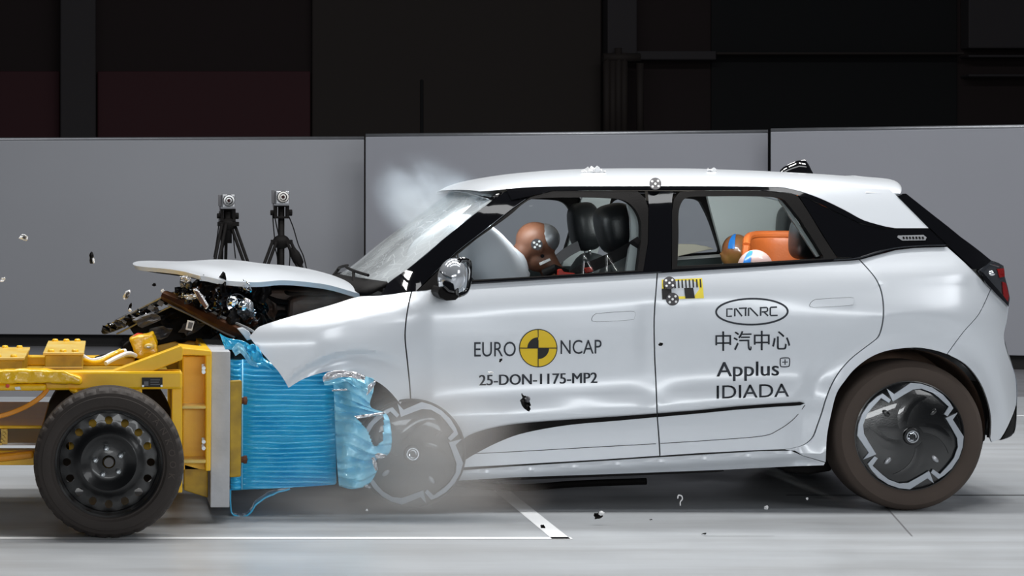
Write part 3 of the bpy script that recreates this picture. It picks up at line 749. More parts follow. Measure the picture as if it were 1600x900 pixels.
cbox('undertray', [(198, 506), (232, 492), (268, 480), (300, 494), (330, 506), (344, 520), (322, 534), (280, 532), (246, 540), (214, 530)], .55, .62, BLACKP)
for i, (x, y, s) in enumerate(((230, 500, 26), (262, 496, 22), (300, 512, 24), (330, 514, 18), (248, 520, 24), (286, 526, 20))):
    crumple(P(x, y, .40 + .03 * i), s / 340, s / 340 * .5, BLACKP if i % 2 else GREYP, 'torn_trim', car, seed=50 + i, rot=Matrix.Rotation(-.3, 3, 'Y'), amp=.3)
for i, (x, y, s) in enumerate(((166, 514, 9), (176, 510, 10), (188, 506, 12), (204, 498, 12), (222, 490, 13), (240, 482, 12), (256, 470, 12), (268, 462, 11), (214, 500, 12), (236, 494, 14))):
    crumple(P(x, y, .42), s / 335, s / 335 * .5, (BLACKP, BLACKG, GREYP)[i % 3], 'torn_trim', car, seed=120 + i, rot=Matrix.Rotation(.5, 3, 'Y'), amp=.45)
tg = MB(); tg.prism([(293, 500), (304, 502), (300, 517), (290, 515)], .16, .165); tg = tg.build('paper_tag', WHITE, car)
t2 = MB(); t2.prism([(295, 503), (302, 504.5), (299, 514), (293, 513)], .158, .1595); t2.build('tag_print', GREYP, tg)
b = MB(); b.tube([P(*q) for q in ((304, 480, .3), (300, 492, .2), (297, 502, .163))], .002, 5); b.build('tag_string', BLACKP, tg)
b = MB(); b.tube([P(*q) for q in spl([(285, 434, .3), (283, 442, .28), (290, 448, .26), (298, 440, .26)], 5)], .006, 6); b.build('latch_hook', CHROME, car)

# ------------------------------------------------------------------ wheel wells and car wheels
def well(cx, cz, r, Yi, m, a0=-12, a1=192):
    for sd in (1, -1):
        b = MB(); rows = []
        for k in range(31):
            a = R(a0 + (a1 - a0) * k / 30); x, z = cx + r * math.cos(a), cz + r * math.sin(a)
            y0 = S(cx + r * .97 * math.cos(a), cz + r * .97 * math.sin(a)) + .015
            if cx < 2: y0 = max(y0, -.02)
            row = [Vector((x, y0 + (Yi - y0) * j / 5, z)) for j in range(6)] + [Vector((cx + r * f * math.cos(a), Yi, cz + r * f * math.sin(a))) for f in (.66, .33, .05)]
            rows.append([p if sd == 1 else Vector((p.x, 2 * YC - p.y, p.z)) for p in row])
        b.quad_grid(rows); b.build('wheel_arch_liner', m, car)
well(RWc[0] - .0, RWc[1] + .015, .376, .34, LINER)
well(FWc[0] - .27, FWc[1] + .0, .37, .34, LINER, 0, 180)

def emblem(c, r, parent):
    b = MB(); b.lathe([(r * .8, 0), (r * .84, -.006), (r * 1.0, -.006), (r * 1.04, 0), (r * .92, .004)], c, 32, closed=True)
    for s in (1, -1):
        b.tube([Vector(c) + Vector((s * r * .55 * math.cos(a), -.004, s * r * .62 * math.sin(a))) for a in [R(q) for q in range(-20, 150, 17)]], [r * .06 + r * .12 * math.sin(math.pi * k / 10) for k in range(10)], 6)
    return b.build('wheel_emblem', CHROME, parent)
def car_wheel(c, rt, rr_, width, rot, near=1, flat=0, tmat=TYREC, simple=False):
    """c: centre of the outer face; rt tyre radius; rr_ rim radius"""
    c = Vector(c); s = near
    w = MB(); w.lathe([(.0, s * .05), (rr_ * .5, s * .05), (rr_ * .93, s * .03), (rr_ * 1.0, s * -.002), (rr_ * 1.03, s * 0), (rr_ * 1.02, s * .02), (rr_ * .94, s * .05), (rr_ * .92, s * width * .9), (rr_ * 1.02, s * width)], c, 64)
    w = w.build('wheel', STEEL, car)
    prof = [(rr_ * .99, s * .004), (rr_ * 1.04, s * -.004), (rr_ + (rt - rr_) * .35, s * -.016), (rr_ + (rt - rr_) * .7, s * -.014), (rt * .972, s * .002), (rt * .993, s * .014), (rt, s * .035), (rt, s * (width - .035)), (rt * .985, s * (width - .008)), (rr_ + (rt - rr_) * .5, s * (width + .01)), (rr_ * .99, s * width)]
    t = MB(); t.lathe(prof, c, 72)
    if flat: t.v = [(x, y + flat * 1.1, z) if True else 0 for x, y, z in t.v]
    t.build('tyre', tmat, w)
    if simple: return w
    k = rr_ / 84.5
    cov = MB(); cov.lathe([(.0, -.022), (rr_ * .25, -.021), (rr_ * .6, -.014), (rr_ * .9, -.004), (rr_ * .99, .006), (rr_ * .96, .02), (0, .02)], c, 64)
    cov = cov.build('wheel_cover', COVER, w)
    seg = [(-133, -267), (-93, -237), (2, -300), (62, -294), (122, -274), (182, -234), (222, -189), (241, -157), (205, -112), (186, -124), (214, -166), (158, -218), (122, -245), (62, -267), (12, -262), (-38, -234), (-102, -195)]
    for q in range(4):
        a = R(rot + q * 90); pts = []
        for x, y in seg:
            x, y = x / 3.6, y / 3.6; X, Y = x * math.cos(a) - y * math.sin(a), x * math.sin(a) + y * math.cos(a); pts.append((X * k, -Y * k))
        b = MB(); f = [Vector((c.x + x, c.y - .004 - .018 * (1 - (math.hypot(x, z) / rr_) ** 2), c.z + z)) for x, z in pts]
        lo, hi = f, [p + Vector((0, -.008, 0)) for p in f]; n = len(f)
        # triangulated face, kept thin
        from mathutils.geometry import tessellate_polygon
        tri = tessellate_polygon([[Vector((p.x, p.z, 0)) for p in f]])
        b.v = [tuple(p) for p in hi + lo]
        for tr in tri: b.f.append(tuple(tr)); b.sm.append(False)
        for i in range(n): j = (i + 1) % n; b.f.append((i, j, n + j, n + i)); b.sm.append(False)
        b.build('silver_rim_inlay', RIMS, cov, bevel=.0015)
        # curved raised vanes and the vent slot beside each
        b = MB(); rows = []
        for i in range(13):
            u = i / 12; an = a + R(-40 + 55 * u); r0 = rr_ * (.22 + .56 * u)
            row = []
            for j in range(7):
                v = j / 6; r1 = r0; th = an + (v - .5) * (.75 * (1 - .55 * u)); h = .0016 * math.sin(math.pi * u) ** .7 * math.sin(math.pi * v) ** .8
                x, z = r1 * math.cos(th), -r1 * math.sin(th); row.append(Vector((c.x + x, c.y - .0235 + .022 * (r1 / rr_) ** 2 - h, c.z + z)))
            rows.append(row)
        b.quad_grid(rows); b.build('cover_vane', COVER, cov)
        th = a + R(-55 + 8); b = MB(); ctr = Vector((c.x + rr_ * .62 * math.cos(th), c.y - .016, c.z - rr_ * .62 * math.sin(th)))
        b.ball(ctr, (.020, .006, .011), 12, 8, rot=Matrix.Rotation(th, 3, 'Y')); b.build('vent_cap_or_glint', ALU if q in (2, 1) else COVER, cov)  # lower two in aluminium: bright reflections put in as colour
    h = MB(); h.lathe([(0, -.034), (.034, -.034), (.038, -.028), (.038, -.01)], c, 32); h.build('hub_cap', BLACKG, cov)
    emblem(c + Vector((0, -.034, 0)), .027, cov)
    return w
rwc = P(1421, 684, .03); rt_ = .3345
car_wheel((rwc.x, .03, rt_ + .001), rt_, .2405, .205, 0)
car_wheel((rwc.x, 2 * YC - .03, rt_ + .001), rt_, .2405, .205, 0, near=-1, simple=True)
fwc = P(643, 708, -.045)
car_wheel((fwc.x, -.045, fwc.z), .238, .234, .2, 10.5, flat=.06)
car_wheel((fwc.x - .1, 2 * YC - .06, rt_), rt_, .2405, .205, 0, near=-1, simple=True)

# underside: floor pan, subframe, exhaust hanger shapes
cbox('floor_pan', [(690, 742), (800, 742), (1290, 712), (1290, 700), (690, 722)], .10, 1.70, SHELL)
cbox('rear_subframe', [(1190, 716), (1300, 712), (1300, 736), (1262, 742), (1230, 738)], .3, 1.5, BLACKP, bevel=.01)
cbox('rear_subframe', [(1290, 600), (1550, 600), (1540, 690), (1480, 700), (1300, 716)], .42, 1.38, SHELL, bevel=.01)
b = MB(); b.tube([(rwc.x, .1, rwc.z), (rwc.x, 1.7, rwc.z)], .03, 10); b.build('rear_axle', BLACKP, car)
cbox('front_subframe', [(480, 700), (690, 700), (700, 752), (560, 760), (480, 740)], .25, 1.5, BLACKP, bevel=.01)
b = MB(); b.tube([P(*q) for q in spl([(690, 752, .5), (800, 762, .45), (900, 756, .5), (1010, 752, .5)], 4)], .016, 8); b.build('underbody_pipe', BLACKP, car)

# ------------------------------------------------------------------ door mirror
mr = MB(); mr.ball(P(706, 432, -.12), (.062, .07, .083), 24, 18, rot=Matrix.Rotation(.25, 3, 'Y'))
mr = mr.build('door_mirror', mat('pearl_mirror_shell', (196, 200, 206), .12, metal=.55, coat=.6), fdoor)
b = MB(); b.prism([(686, 452), (689, 447), (700, 455), (716, 461), (718, 464), (712, 469), (698, 470), (688, 465), (684, 458)], -.17, .06); b.build('mirror_foot', BLACKP, mr, bevel=.01)
b = MB(); b.prism([(694, 437), (710, 442), (712, 460), (700, 457), (692, 449)], -.195, -.10); b.build('mirror_lower_cover', BLACKG, mr, bevel=.012)
b = MB(); b.tube([P(*q) for q in spl([(688, 424, -.17), (694, 430, -.187), (706, 435, -.196)], 5)], .0045, 6); b.build('turn_signal', SMOKED, mr)
pa = [(716, 412), (724, 406), (731, 408), (734, 416), (733, 440), (729, 454), (720, 460), (713, 457)]
b = MB(); b.tube([P(x, y, -.16 + (x - 713) * .003) for x, y in spl(pa, 4, True)] + [P(716, 412, -.15)], .011, 8); b.build('mirror_rim', BLACKG, mr)
b = MB(); gp = spl([(716, 426), (722, 416), (729, 420), (729, 440), (726, 452), (717, 456), (713, 446)], 3, True)
b.poly([P(x, y, -.165 + (x - 713) * .003) for x, y in gp]); b.build('mirror_glass', MAGN, mr, solid=.006)
b = MB(); b.tube([P(*q) for q in ((715, 398, .03), (715.5, 404, .0), (716, 410, -.08))], .004, 6); b.build('mirror_aerial', BLACKP, mr)

# shark fin aerial, roof scraps
b = MB(); rows = []
finp = [(1219, 266), (1224, 261), (1234, 256), (1246, 251), (1258, 249.5), (1263, 256), (1268, 266)]
for sgn, w_ in ((0, .0), (1, 1)):
    pass
top = [P(x, y, YC) for x, y in finp]; zb = min(p.z for p in top) - .02
for i, p in enumerate(top):
    hw = [.012, .026, .032, .034, .034, .032, .028][i]
    rows.append([Vector((p.x, YC - hw, zb)), Vector((p.x, YC - hw * .75, zb + (p.z - zb) * .45)), Vector((p.x, YC - hw * .22, p.z - .004)), Vector((p.x, YC, p.z)), Vector((p.x, YC + hw * .22, p.z - .004)), Vector((p.x, YC + hw * .75, zb + (p.z - zb) * .45)), Vector((p.x, YC + hw, zb))])
b.quad_grid(rows); b.poly(rows[-1]); b.build('roof_aerial', BLACKG, car, sharp=50)
for i, (x, y, s) in enumerate(((918, 268, 13), (930, 267, 15), (940, 270, 10), (957, 274, 7), (1112, 266, 10))):
    crumple(P(x, y, .48), s / 340, s / 340 * .35, WHITE, 'crumpled_roof_tape', car, seed=80 + i, rot=Matrix.Rotation(.1, 3, 'Y') @ Matrix.Rotation(R(-60), 3, 'X'), amp=.45)

# ------------------------------------------------------------------ lettering, logos and targets on the doors
def mesh_on_side(verts2, faces, name, m, parent, off=-.0022):
    """flat lettering (photo-measured outline) laid on the body side"""
    me = bpy.data.meshes.new(name); me.from_pydata([(x, y, 0) for x, y in verts2], [], faces)
    bm = bmesh.new(); bm.from_mesh(me)
    for _ in range(4):
        long = [e for e in bm.edges if e.calc_length() > 9]
        if not long: break
        bmesh.ops.subdivide_edges(bm, edges=long, cuts=1)
    bmesh.ops.triangulate(bm, faces=bm.faces)
    for v in bm.verts: p = SP(v.co.x, v.co.y, off=off); v.co = p
    bmesh.ops.recalc_face_normals(bm, faces=bm.faces)
    bm.to_mesh(me); bm.free(); me.materials.append(m)
    o = bpy.data.objects.new(name, me); COL.objects.link(o); place(o, parent); return o
def lettering(text, x0, x1, ytop, ybase, slope, name, parent, m=INK, bold=0, shear=0):
    cu = bpy.data.curves.new('t', 'FONT'); cu.body = text; cu.size = 1; cu.resolution_u = 4
    ob = bpy.data.objects.new('t', cu); COL.objects.link(ob); bpy.context.view_layer.update()
    me = ob.to_mesh(); vs = [v.co.copy() for v in me.vertices]; fs = [tuple(p.vertices) for p in me.polygons]
    ob.to_mesh_clear(); bpy.data.objects.remove(ob); bpy.data.curves.remove(cu)
    if not vs: return
    ax, bx = min(v.x for v in vs), max(v.x for v in vs); ay, by = min(v.y for v in vs), max(v.y for v in vs)
    out = []; n0 = len(vs); sh = [0] if not bold else [-bold * 22, 0, bold * 22]
    for d_ in sh:
        for v in vs:
            fx = (v.x - ax) / (bx - ax); fy = (v.y - ay) / (by - ay); x = x0 + (x1 - x0) * fx + d_; y = ybase - (ybase - ytop) * fy
            out.append((x, y + slope * (x - x0)))
    fs = [tuple(i + n0 * q for i in f_) for q in range(len(sh)) for f_ in fs]
    return mesh_on_side(out, fs, name, m, parent)
lettering('EURO', 741, 806, 534.5, 557.5, -.012, 'lettering', fdoor)
lettering('NCAP', 876, 940, 531.5, 553.5, -.012, 'lettering', fdoor)
lettering('25-DON-1175-MP2', 749, 933, 586, 602.5, -.022, 'lettering', fdoor, bold=.026)
def disc(cx, cy, r, a0=0, a1=360, n=40, sx=1):
    pts = [(cx + sx * r * math.cos(R(a0 + (a1 - a0) * k / n)), cy + r * math.sin(R(a0 + (a1 - a0) * k / n))) for k in range(n + (0 if a1 - a0 == 360 else 1))]
    pts.append((cx, cy)); m_ = len(pts) - 1
    fs = [(k, (k + 1) % m_, m_) for k in range(m_ if a1 - a0 == 360 else m_ - 1)]
    return pts, fs
def disc_on(cx, cy, r, m, name, parent, off, **k):
    p, f = disc(cx, cy, r, **k); return mesh_on_side(p, f, name, m, parent, off)
cxe, cye = 841, 544
lg = disc_on(cxe, cye, 30, BLK, 'round_test_logo', fdoor, -.0022)
disc_on(cxe, cye, 28.6, YELS, 'logo_print', lg, -.0030)
disc_on(cxe, cye, 17, BLK, 'logo_print', lg, -.0038, a0=180, a1=270, n=14)
disc_on(cxe, cye, 17, BLK, 'logo_print', lg, -.0038, a0=0, a1=90, n=14)
strip_on_side([(cxe - 29, cye), (cxe, cye), (cxe + 29, cye)], 1.3, BLK, 'logo_print', lg, off=-.0045)
strip_on_side([(cxe, cye - 29), (cxe, cye), (cxe, cye + 29)], 1.3, BLK, 'logo_print', lg, off=-.0045)
# oval emblem with angular letters
def ell(k, rx, ry): a = k / 48 * 2 * math.pi; return (1175 + rx * math.cos(a), 487 + ry * math.sin(a) - .01 * rx * math.cos(a))
ov = strip_on_side([ell(k, 56, 20.3) for k in range(48)], 2.8, INK, 'oval_logo', rdoor, closed=True)
def zz(pts): return [(1000 + x / 3.913, 420 + y / 3.913) for x, y in pts]
for st in ([(566, 246), (532, 246), (532, 291), (562, 290)], [(580, 291), (580, 244), (588, 244), (624, 290)], [(606, 242), (654, 240)], [(646, 241), (646, 289)], [(664, 289), (664, 240), (674, 240), (722, 289)],
           [(738, 288), (738, 238)], [(733, 238), (776, 237), (780, 243), (780, 256), (774, 262), (745, 264)], [(758, 264), (784, 288)], [(838, 234), (800, 236), (797, 240), (797, 282), (801, 286), (842, 285)]):
    strip_on_side(zz(st), 2.3, INK, 'logo_letter', ov)
lettering('中汽中心', 1118, 1234.5, 518, 548.5, -.015, 'lettering', rdoor, bold=.012)
lettering('Applus', 1120, 1217, 566, 596, -.02, 'lettering', rdoor, bold=.02)
pl = strip_on_side([(1000 + x / 3.913, 420 + y / 3.913) for x, y in spl([(858, 560), (864, 547), (905, 545), (915, 555), (914, 588), (906, 598), (868, 599), (859, 590)], 3, True)], 1.5, INK, 'plus_mark', rdoor, closed=True)
strip_on_side([(1222.5, 566), (1231, 565.7)], 1.4, INK, 'plus_bar', pl); strip_on_side([(1226.8, 561.5), (1226.8, 570)], 1.4, INK, 'plus_bar', pl)
lettering('IDIADA', 1120, 1233, 602.5, 623, -.03, 'lettering', rdoor, bold=.004)
# scale sticker
def quad_on(pts, m, name, parent, off):
    return mesh_on_side(pts, [tuple(range(len(pts)))], name, m, parent, off)
stk = quad_on([(1034, 437), (1097, 434.5), (1100, 466), (1035, 468)], YELS2, 'scale_sticker', rdoor, -.0016)
for k in range(11):
    x = 1036 + k * 5.7; quad_on([(x, 438 - k * .2), (x + 2.3, 438 - k * .2), (x + 3.2, 451 - k * .2), (x + .9, 451 - k * .2)], BLK, 'scale_tick', stk, -.0026)
quad_on([(1034, 451), (1049, 450.6), (1050, 467.5), (1035, 468)], BLK, 'scale_block', stk, -.0026)
quad_on([(1069, 450), (1083, 449.6), (1086, 466), (1071, 466.5)], BLK, 'scale_block', stk, -.0026)
def target(cx, cy, r, parent, off=-.006):
    t = disc_on(cx, cy, r, mat('target_grey', (66, 64, 68), .5) if 'target_grey' not in MATS else MATS['target_grey'], 'round_target', parent, off, n=24)
    for dx, dy in ((0, 0), (-.42, -.36), (.36, -.42), (.42, .36), (-.36, .42)):
        disc_on(cx + dx * r * 1.25, cy + dy * r * 1.1, r * .2, WHITE, 'target_dot', t, off - .0012, n=8)
    return t
target(1046, 442, 10, rdoor); target(1051, 467.5, 10, rdoor); target(1024, 287, 9.5, car, -.03)
quad_on([(1403, 368), (1443, 367), (1448, 371), (1446, 375.5), (1410, 376), (1402, 371)], ALU, 'rear_badge', car, -.004)
for k in range(7): quad_on([(1410 + k * 5, 369.8), (1413 + k * 5, 369.6), (1414 + k * 5, 373.4), (1411 + k * 5, 373.6)], BLACKP, 'badge_mark', car, -.0055)

# ------------------------------------------------------------------ interior
panel('pillar_trim', [(984, 315), (996, 328), (1003, 350), (1003, 365), (997, 424), (983, 424), (991, 370), (990, 340)], INTG, car, off=.055, t=.03, sides=(1,), res=.02)
panel('pillar_trim', [(1222, 311), (1230, 314), (1288, 400), (1282, 402)], INTG, car, off=.055, t=.02, sides=(1,), res=.02)
panel('far_quarter_trim', [(1228, 300), (1300, 298), (1400, 320), (1480, 384), (1480, 470), (1290, 470), (1288, 405)], INTG, car, off=.06, t=.03, sides=(-1,), res=.08)
panel('far_door_trim', [(740, 446), (1030, 430), (1290, 411), (1290, 640), (740, 660)], INTD, car, off=.05, t=.06, sides=(-1,), res=.08)
panel('far_door_cap', [(1050, 424), (1290, 408), (1290, 413), (1050, 429)], WHITE, car, off=.04, t=.08, sides=(-1,), res=.08)
panel('far_pillar_trim', [(1006, 300), (1058, 300), (1058, 430), (998, 430)], INTG, car, off=.05, t=.03, sides=(-1,), res=.08)
b = MB(); b.prism([(1058, 381), (1085, 381.5), (1105, 385), (1116, 389), (1104, 391), (1058, 401)], 1.45, 1.5); b.build('window_blind', mat('beige_blind', (168, 164, 150), .7), car, bevel=.004)
cbox('dashboard', [(610, 450), (650, 432), (700, 436), (745, 446), (760, 480), (750, 560), (620, 560)], .16, 1.64, BLACKP, bevel=.02)
cbox('parcel_shelf', [(1290, 420), (1470, 400), (1500, 420), (1500, 440), (1290, 440)], .2, 1.6, BLACKP)
# seats
def rbox(name, c, size, m, parent, rotY=0, rotZ=0, sub=2, fn=None, label=None):
    b = MB(); rt = Matrix.Rotation(rotZ, 3, 'Z') @ Matrix.Rotation(rotY, 3, 'Y')
    def f(d):
        p = 3.2; return (abs(d.x) ** p + abs(d.y) ** p + abs(d.z) ** p) ** (-1 / p)
    b.ball(c, (size[0] / 2, size[1] / 2, size[2] / 2), 28, 20, f, rt); return b.build(name, m, parent, label)
def seat(yc, hx, hy, hs, m, back_px, pivot, bm):
    s = rbox('seat_back', P(*back_px, yc), (.17, .50, .62), bm, car, rotY=R(16))
    h = rbox('headrest', P(hx, hy, yc), hs, m, s, rotY=R(pivot)); c = P(hx, hy, yc)
    b = MB()
    for dy in (-.05, .05): b.tube([c + Vector((0, dy, -.05)), c + Vector((.03, dy, -.2))], .007, 8)
    b.build('headrest_post', CHROME, s)
    rbox('seat_cushion', P(back_px[0] - 70, back_px[1] + 135, yc), (.52, .50, .16), bm, car)
seat(.50, 962, 357, (.175, .27, .235), SEAT, (952, 496), -14, SEATG)
seat(1.32, 913, 354, (.145, .27, .245), SEAT, (903, 488), -8, SEATG)
s3 = rbox('rear_seat_back', P(1300, 470, YC), (.16, 1.3, .5), SEAT, car, rotY=R(18))
for yc, x in ((1.35, 1234), (.45, 1256)): rbox('headrest', P(x, 352 if yc > 1 else 372, yc), (.10, .25, .2), SEAT, s3, rotY=R(4))
# belts
def webbing(pts, wd, m, parent=car, name='seat_belt', nrm=(0, 1, 0), t=.002):
    b = MB(); q = [Vector(p) for p in pts]; rows = []
    for i, p in enumerate(q):
        d = (q[min(i + 1, len(q) - 1)] - q[max(i - 1, 0)]).normalized(); s = d.cross(Vector(nrm)).normalized() * wd / 2
        rows.append([p + s, p - s, p - s + Vector(nrm) * t, p + s + Vector(nrm) * t])
    b.quad_grid(rows, False, close_v=True); b.poly(rows[0]); b.poly(rows[-1]); return b.build(name, m, parent)
webbing([P(*q) for q in spl([(1002, 376, .12), (970, 396, .22), (935, 412, .3), (905, 424, .34), (890, 436, .36)], 4)], .05, BELT)
webbing([P(*q) for q in spl([(905, 384, 1.2), (885, 395, 1.05), (865, 412, .9), (850, 428, .8)], 4)], .05, BELTG)
bk = MB(); bk.prism([(914, 419), (925, 417), (927, 424), (917, 427)], .28, .31); bk.build('belt_buckle', RED, car, bevel=.003)
bk = MB(); bk.prism([(872, 421), (878, 420), (881, 425), (899, 427), (898, 431), (872, 431)], .34, .40); bk.build('belt_buckle', RED, car, bevel=.004)
# steering wheel behind the bag, airbag
b = MB(); b.tube([P(*q) for q in spl([(738, 446, .22), (736, 424, .24), (742, 409, .27), (752, 408, .30), (764, 421, .33), (776, 440, .36)], 5)], .020, 10); b.build('steering_wheel', SEATG, car)
b = MB(); b.tube([P(*q) for q in ((757, 415, .29), (763, 419, .31))], .023, 10); b.build('steering_wheel_trim', ALU, car)
def bagf(d):
    a = math.atan2(d.y, d.x); 
    return 1 + .022 * math.sin(a * 11 + d.z * 3) * (1 - d.z * d.z) + .05 * noise.noise(d * 2.2) 
b = MB(); b.ball(P(757, 428, .47), (.17, .31, .30), 48, 30, lambda d: 1 + .018 * abs(math.sin(6 * math.atan2(d.y, d.z))) * (1 - d.x ** 2) ** .5 * 1.3 + .05 * noise.noise(d * 2.4), Matrix.Rotation(R(-28), 3, 'Y'))
b.ball(P(742, 436, .50), (.25, .27, .22), 40, 24, lambda d: 1 + .02 * math.sin(9 * math.atan2(d.y, d.z)) + .04 * noise.noise(d * 3))
b.build('driver_airbag', BAG, car)
b = MB(); b.ball(P(700, 408, 1.25), (.20, .28, .17), 32, 20, lambda d: 1 + .06 * noise.noise(d * 2.5)); b.build('passenger_airbag', BAG, car)

# ------------------------------------------------------------------ test dummies
def fused(name, m, parent, fn, vox=.007, sm=6, label=None):
    b = MB(); fn(b); o = b.build(name, m, parent, label, weld=False)
    r = o.modifiers.new('r', 'REMESH'); r.mode = 'VOXEL'; r.voxel_size = vox; r.use_smooth_shade = True
    s = o.modifiers.new('s', 'SMOOTH'); s.factor = .6; s.iterations = sm
    return o
dd = empty('driver_dummy', P(930, 560, .5), 'brown headed crash test dummy in the driver seat, bowed into the white airbag', 'crash test dummy')
def f(b):
    b.ball(P(838, 377, .5), (.098, .078, .090), 24, 16, rot=Matrix.Rotation(R(25), 3, 'Y'))      # skull
    b.ball(P(820, 392, .5), (.055, .058, .075), 20, 14, rot=Matrix.Rotation(R(40), 3, 'Y'))      # face, pressed into the bag
    b.ball(P(840, 405, .5), (.062, .055, .06), 20, 14)
    b.ball(P(806, 396, .5), (.016, .012, .022), 10, 8)                                            # nose
    b.tube([P(846, 396, .5), P(860, 420, .5), P(872, 440, .5)], [.056, .052, .06], 16)
    for s in (-1, 1): b.ball(P(845, 388, .5 + s * .076), (.014, .008, .024), 10, 8)
f_head = fused('head', SKIN, dd, f, .006)
def f(b):
    b.tube([P(866, 440, .5), P(880, 470, .5), P(905, 530, .5), P(935, 590, .5)], [.09, .13, .14, .13], 20, flat=(1, 1.35))
    for s in (-1, 1):
        b.tube([P(872, 452, .5 + s * .19), P(838, 520, .5 + s * .22), P(775, 520, .5 + s * .17)], [.055, .045, .035], 12)
        b.tube([P(930, 590, .5 + s * .1), P(820, 575, .5 + s * .13), P(770, 650, .5 + s * .13)], [.085, .07, .05], 12)
        hx = P(768, 519, .5 + s * .16); b.ball(hx, (.04, .018, .045), 12, 8)
        for k in range(4): b.tube([hx + Vector((-.02 + .004 * k, 0, .03 - .018 * k)), hx + Vector((-.06, 0, .035 - .018 * k)), hx + Vector((-.075, 0, .02 - .018 * k))], .009, 8)
        b.tube([hx + Vector((0, 0, .035)), hx + Vector((-.03, s * .02, .06))], .010, 8)
fused('body', mat('brown_test_shirt', (92, 66, 56), .8), dd, f, .011, 4)
b = MB(); b.tube([P(850, 428, .40), P(866, 420, .38), P(885, 428, .40)], .022, 10); b.build('shoulder_joint', BLACKP, dd)
b = MB(); b.ball(P(850, 374, .5), (.073, .074, .075), 20, 12, rot=Matrix.Rotation(R(30), 3, 'Y')); b.build('skull_cap', ALU, dd, 'silver skull cap')
def head_disc(cx, cy, r, Y, m, nm, parent, sx=1):
    b = MB(); c = P(cx, cy, Y); b.lathe([(0, -.002), (r, -.002), (r, .012)], c, 20); return b.build(nm, m, parent)
tq = head_disc(839, 382, .026, .408, MATS['target_grey'], 'round_target', dd)
for dx, dy in ((0, 0), (-5, -3), (4, -5), (-3.6, 4.5), (5, 2.4)): head_disc(839 + dx * .9, 382 + dy * .95, .0055, .4045, WHITE, 'target_dot', tq)
head_disc(847.5, 400, .0085, .435, BLACKG, 'head_bolt', dd)
b = MB(); b.prism([(843, 411), (859, 403.5), (861, 407), (844.5, 415)], .432, .45); b.build('head_label', WHITE, dd, bevel=.002)

def child(px, py, Y, r, m, lab, patch_rot):
    c = P(px, py, Y); root = empty('child_dummy', c + Vector((.06, 0, -.55)), lab, 'crash test dummy', None)
    def f(b):
        b.ball(c, (r * .98, r * .88, r * 1.08), 24, 16); b.ball(c + Vector((-r * .5, 0, -r * .5)), r * .55, 16, 10); b.ball(c + Vector((-r * 1.02, 0, -r * .25)), r * .14, 8, 6)
        b.tube([c + Vector((.01, 0, -r * .6)), c + Vector((.03, 0, -r * 1.7))], r * .42, 12)
        for s in (-1, 1): b.ball(c + Vector((r * .05, s * r * .88, -.01)), (r * .16, r * .07, r * .26), 8, 6)
    fused('head', m, root, f, .006, 4)
    def f2(b):
        b.tube([c + Vector((.03, 0, -r * 1.5)), c + Vector((.05, 0, -.25)), c + Vector((.06, 0, -.45))], [.07, .105, .11], 16, flat=(1, 1.2))
        for s in (-1, 1):
            b.tube([c + Vector((.03, s * .12, -r * 1.8)), c + Vector((-.02, s * .15, -.3)), c + Vector((-.14, s * .1, -.36))], [.038, .032, .026], 10)
            b.tube([c + Vector((.04, s * .07, -.46)), c + Vector((-.2, s * .08, -.44)), c + Vector((-.26, s * .08, -.62))], [.06, .05, .035], 10)
    fused('body', mat('child_dummy_shirt' + str(px), (120, 110, 100), .8), root, f2, .011, 4)
    b = MB(); rows = []
    for i in range(9):
        row = []
        for j in range(9):
            th = R(-6 + 12 * i / 8 * 2.2) + patch_rot[0]; ph = R(-34 + 68 * j / 8) + patch_rot[1]
            d = Vector((math.sin(th) * math.cos(ph), -math.cos(th) * math.cos(ph), math.sin(ph)))
            row.append(c + Vector((d.x * r * .98, d.y * r * .88, d.z * r * 1.08)) * 1.0 + d * .004)
        rows.append(row)
    b.quad_grid(rows); b.build('paint_patch', BLUEP, root, 'blue painted patch')
    return root
child(1151, 391, 1.18, .075, OLIVE, 'olive headed child test dummy with a blue patch, on the far rear seat', (R(-42), R(40)))
child(1180, 421, .52, .086, PINK, 'pale pink headed child test dummy with blue patch, in the orange child seat', (R(-50), R(30)))
# orange child seat
cs = empty('child_restraint', P(1215, 500, .62), 'orange leather child seat shell with rolled edge on the rear bench', 'child seat')
def ushell(r, ztop, zbot, a0, a1, m, name, th, par=None):
    c = P(1216, 390, .66); rows = []
    for i in range(25):
        a = R(a0 + (a1 - a0) * i / 24); row = []
        e = abs(i / 24 * 2 - 1)
        for j in range(11):
            v = j / 10; z = zbot + (ztop - zbot) * v - (.05 * e ** 6) * v; q = r * (1 + .10 * (1 - v)) * (1 - .06 * v ** 3)
            row.append(Vector((c.x + 1.0 * q * math.cos(a), c.y + q * .98 * math.sin(a), z)))
        rows.append(row)
    b = MB(); b.quad_grid(rows); o = b.build(name, m, cs); s = o.modifiers.new('s', 'SOLIDIFY'); s.thickness = th; s.offset = 0
    s2 = o.modifiers.new('u', 'SUBSURF'); s2.levels = 1; s2.render_levels = 1; return rows
zt = P(1216, 367, .66).z
rws = ushell(.155, zt, zt - .45, -48, 165, ORANGE, 'seat_shell', .03)
ushell(.185, zt - .012, zt - .47, -40, 120, BLACKP, 'outer_shell', .012)
b = MB(); b.tube([r[-1] for r in rws], .019, 10); b.tube([p for p in rws[0]], .02, 10); b.tube([p for p in rws[-1]], .018, 10); b.build('padded_rim', ORANGE, cs)
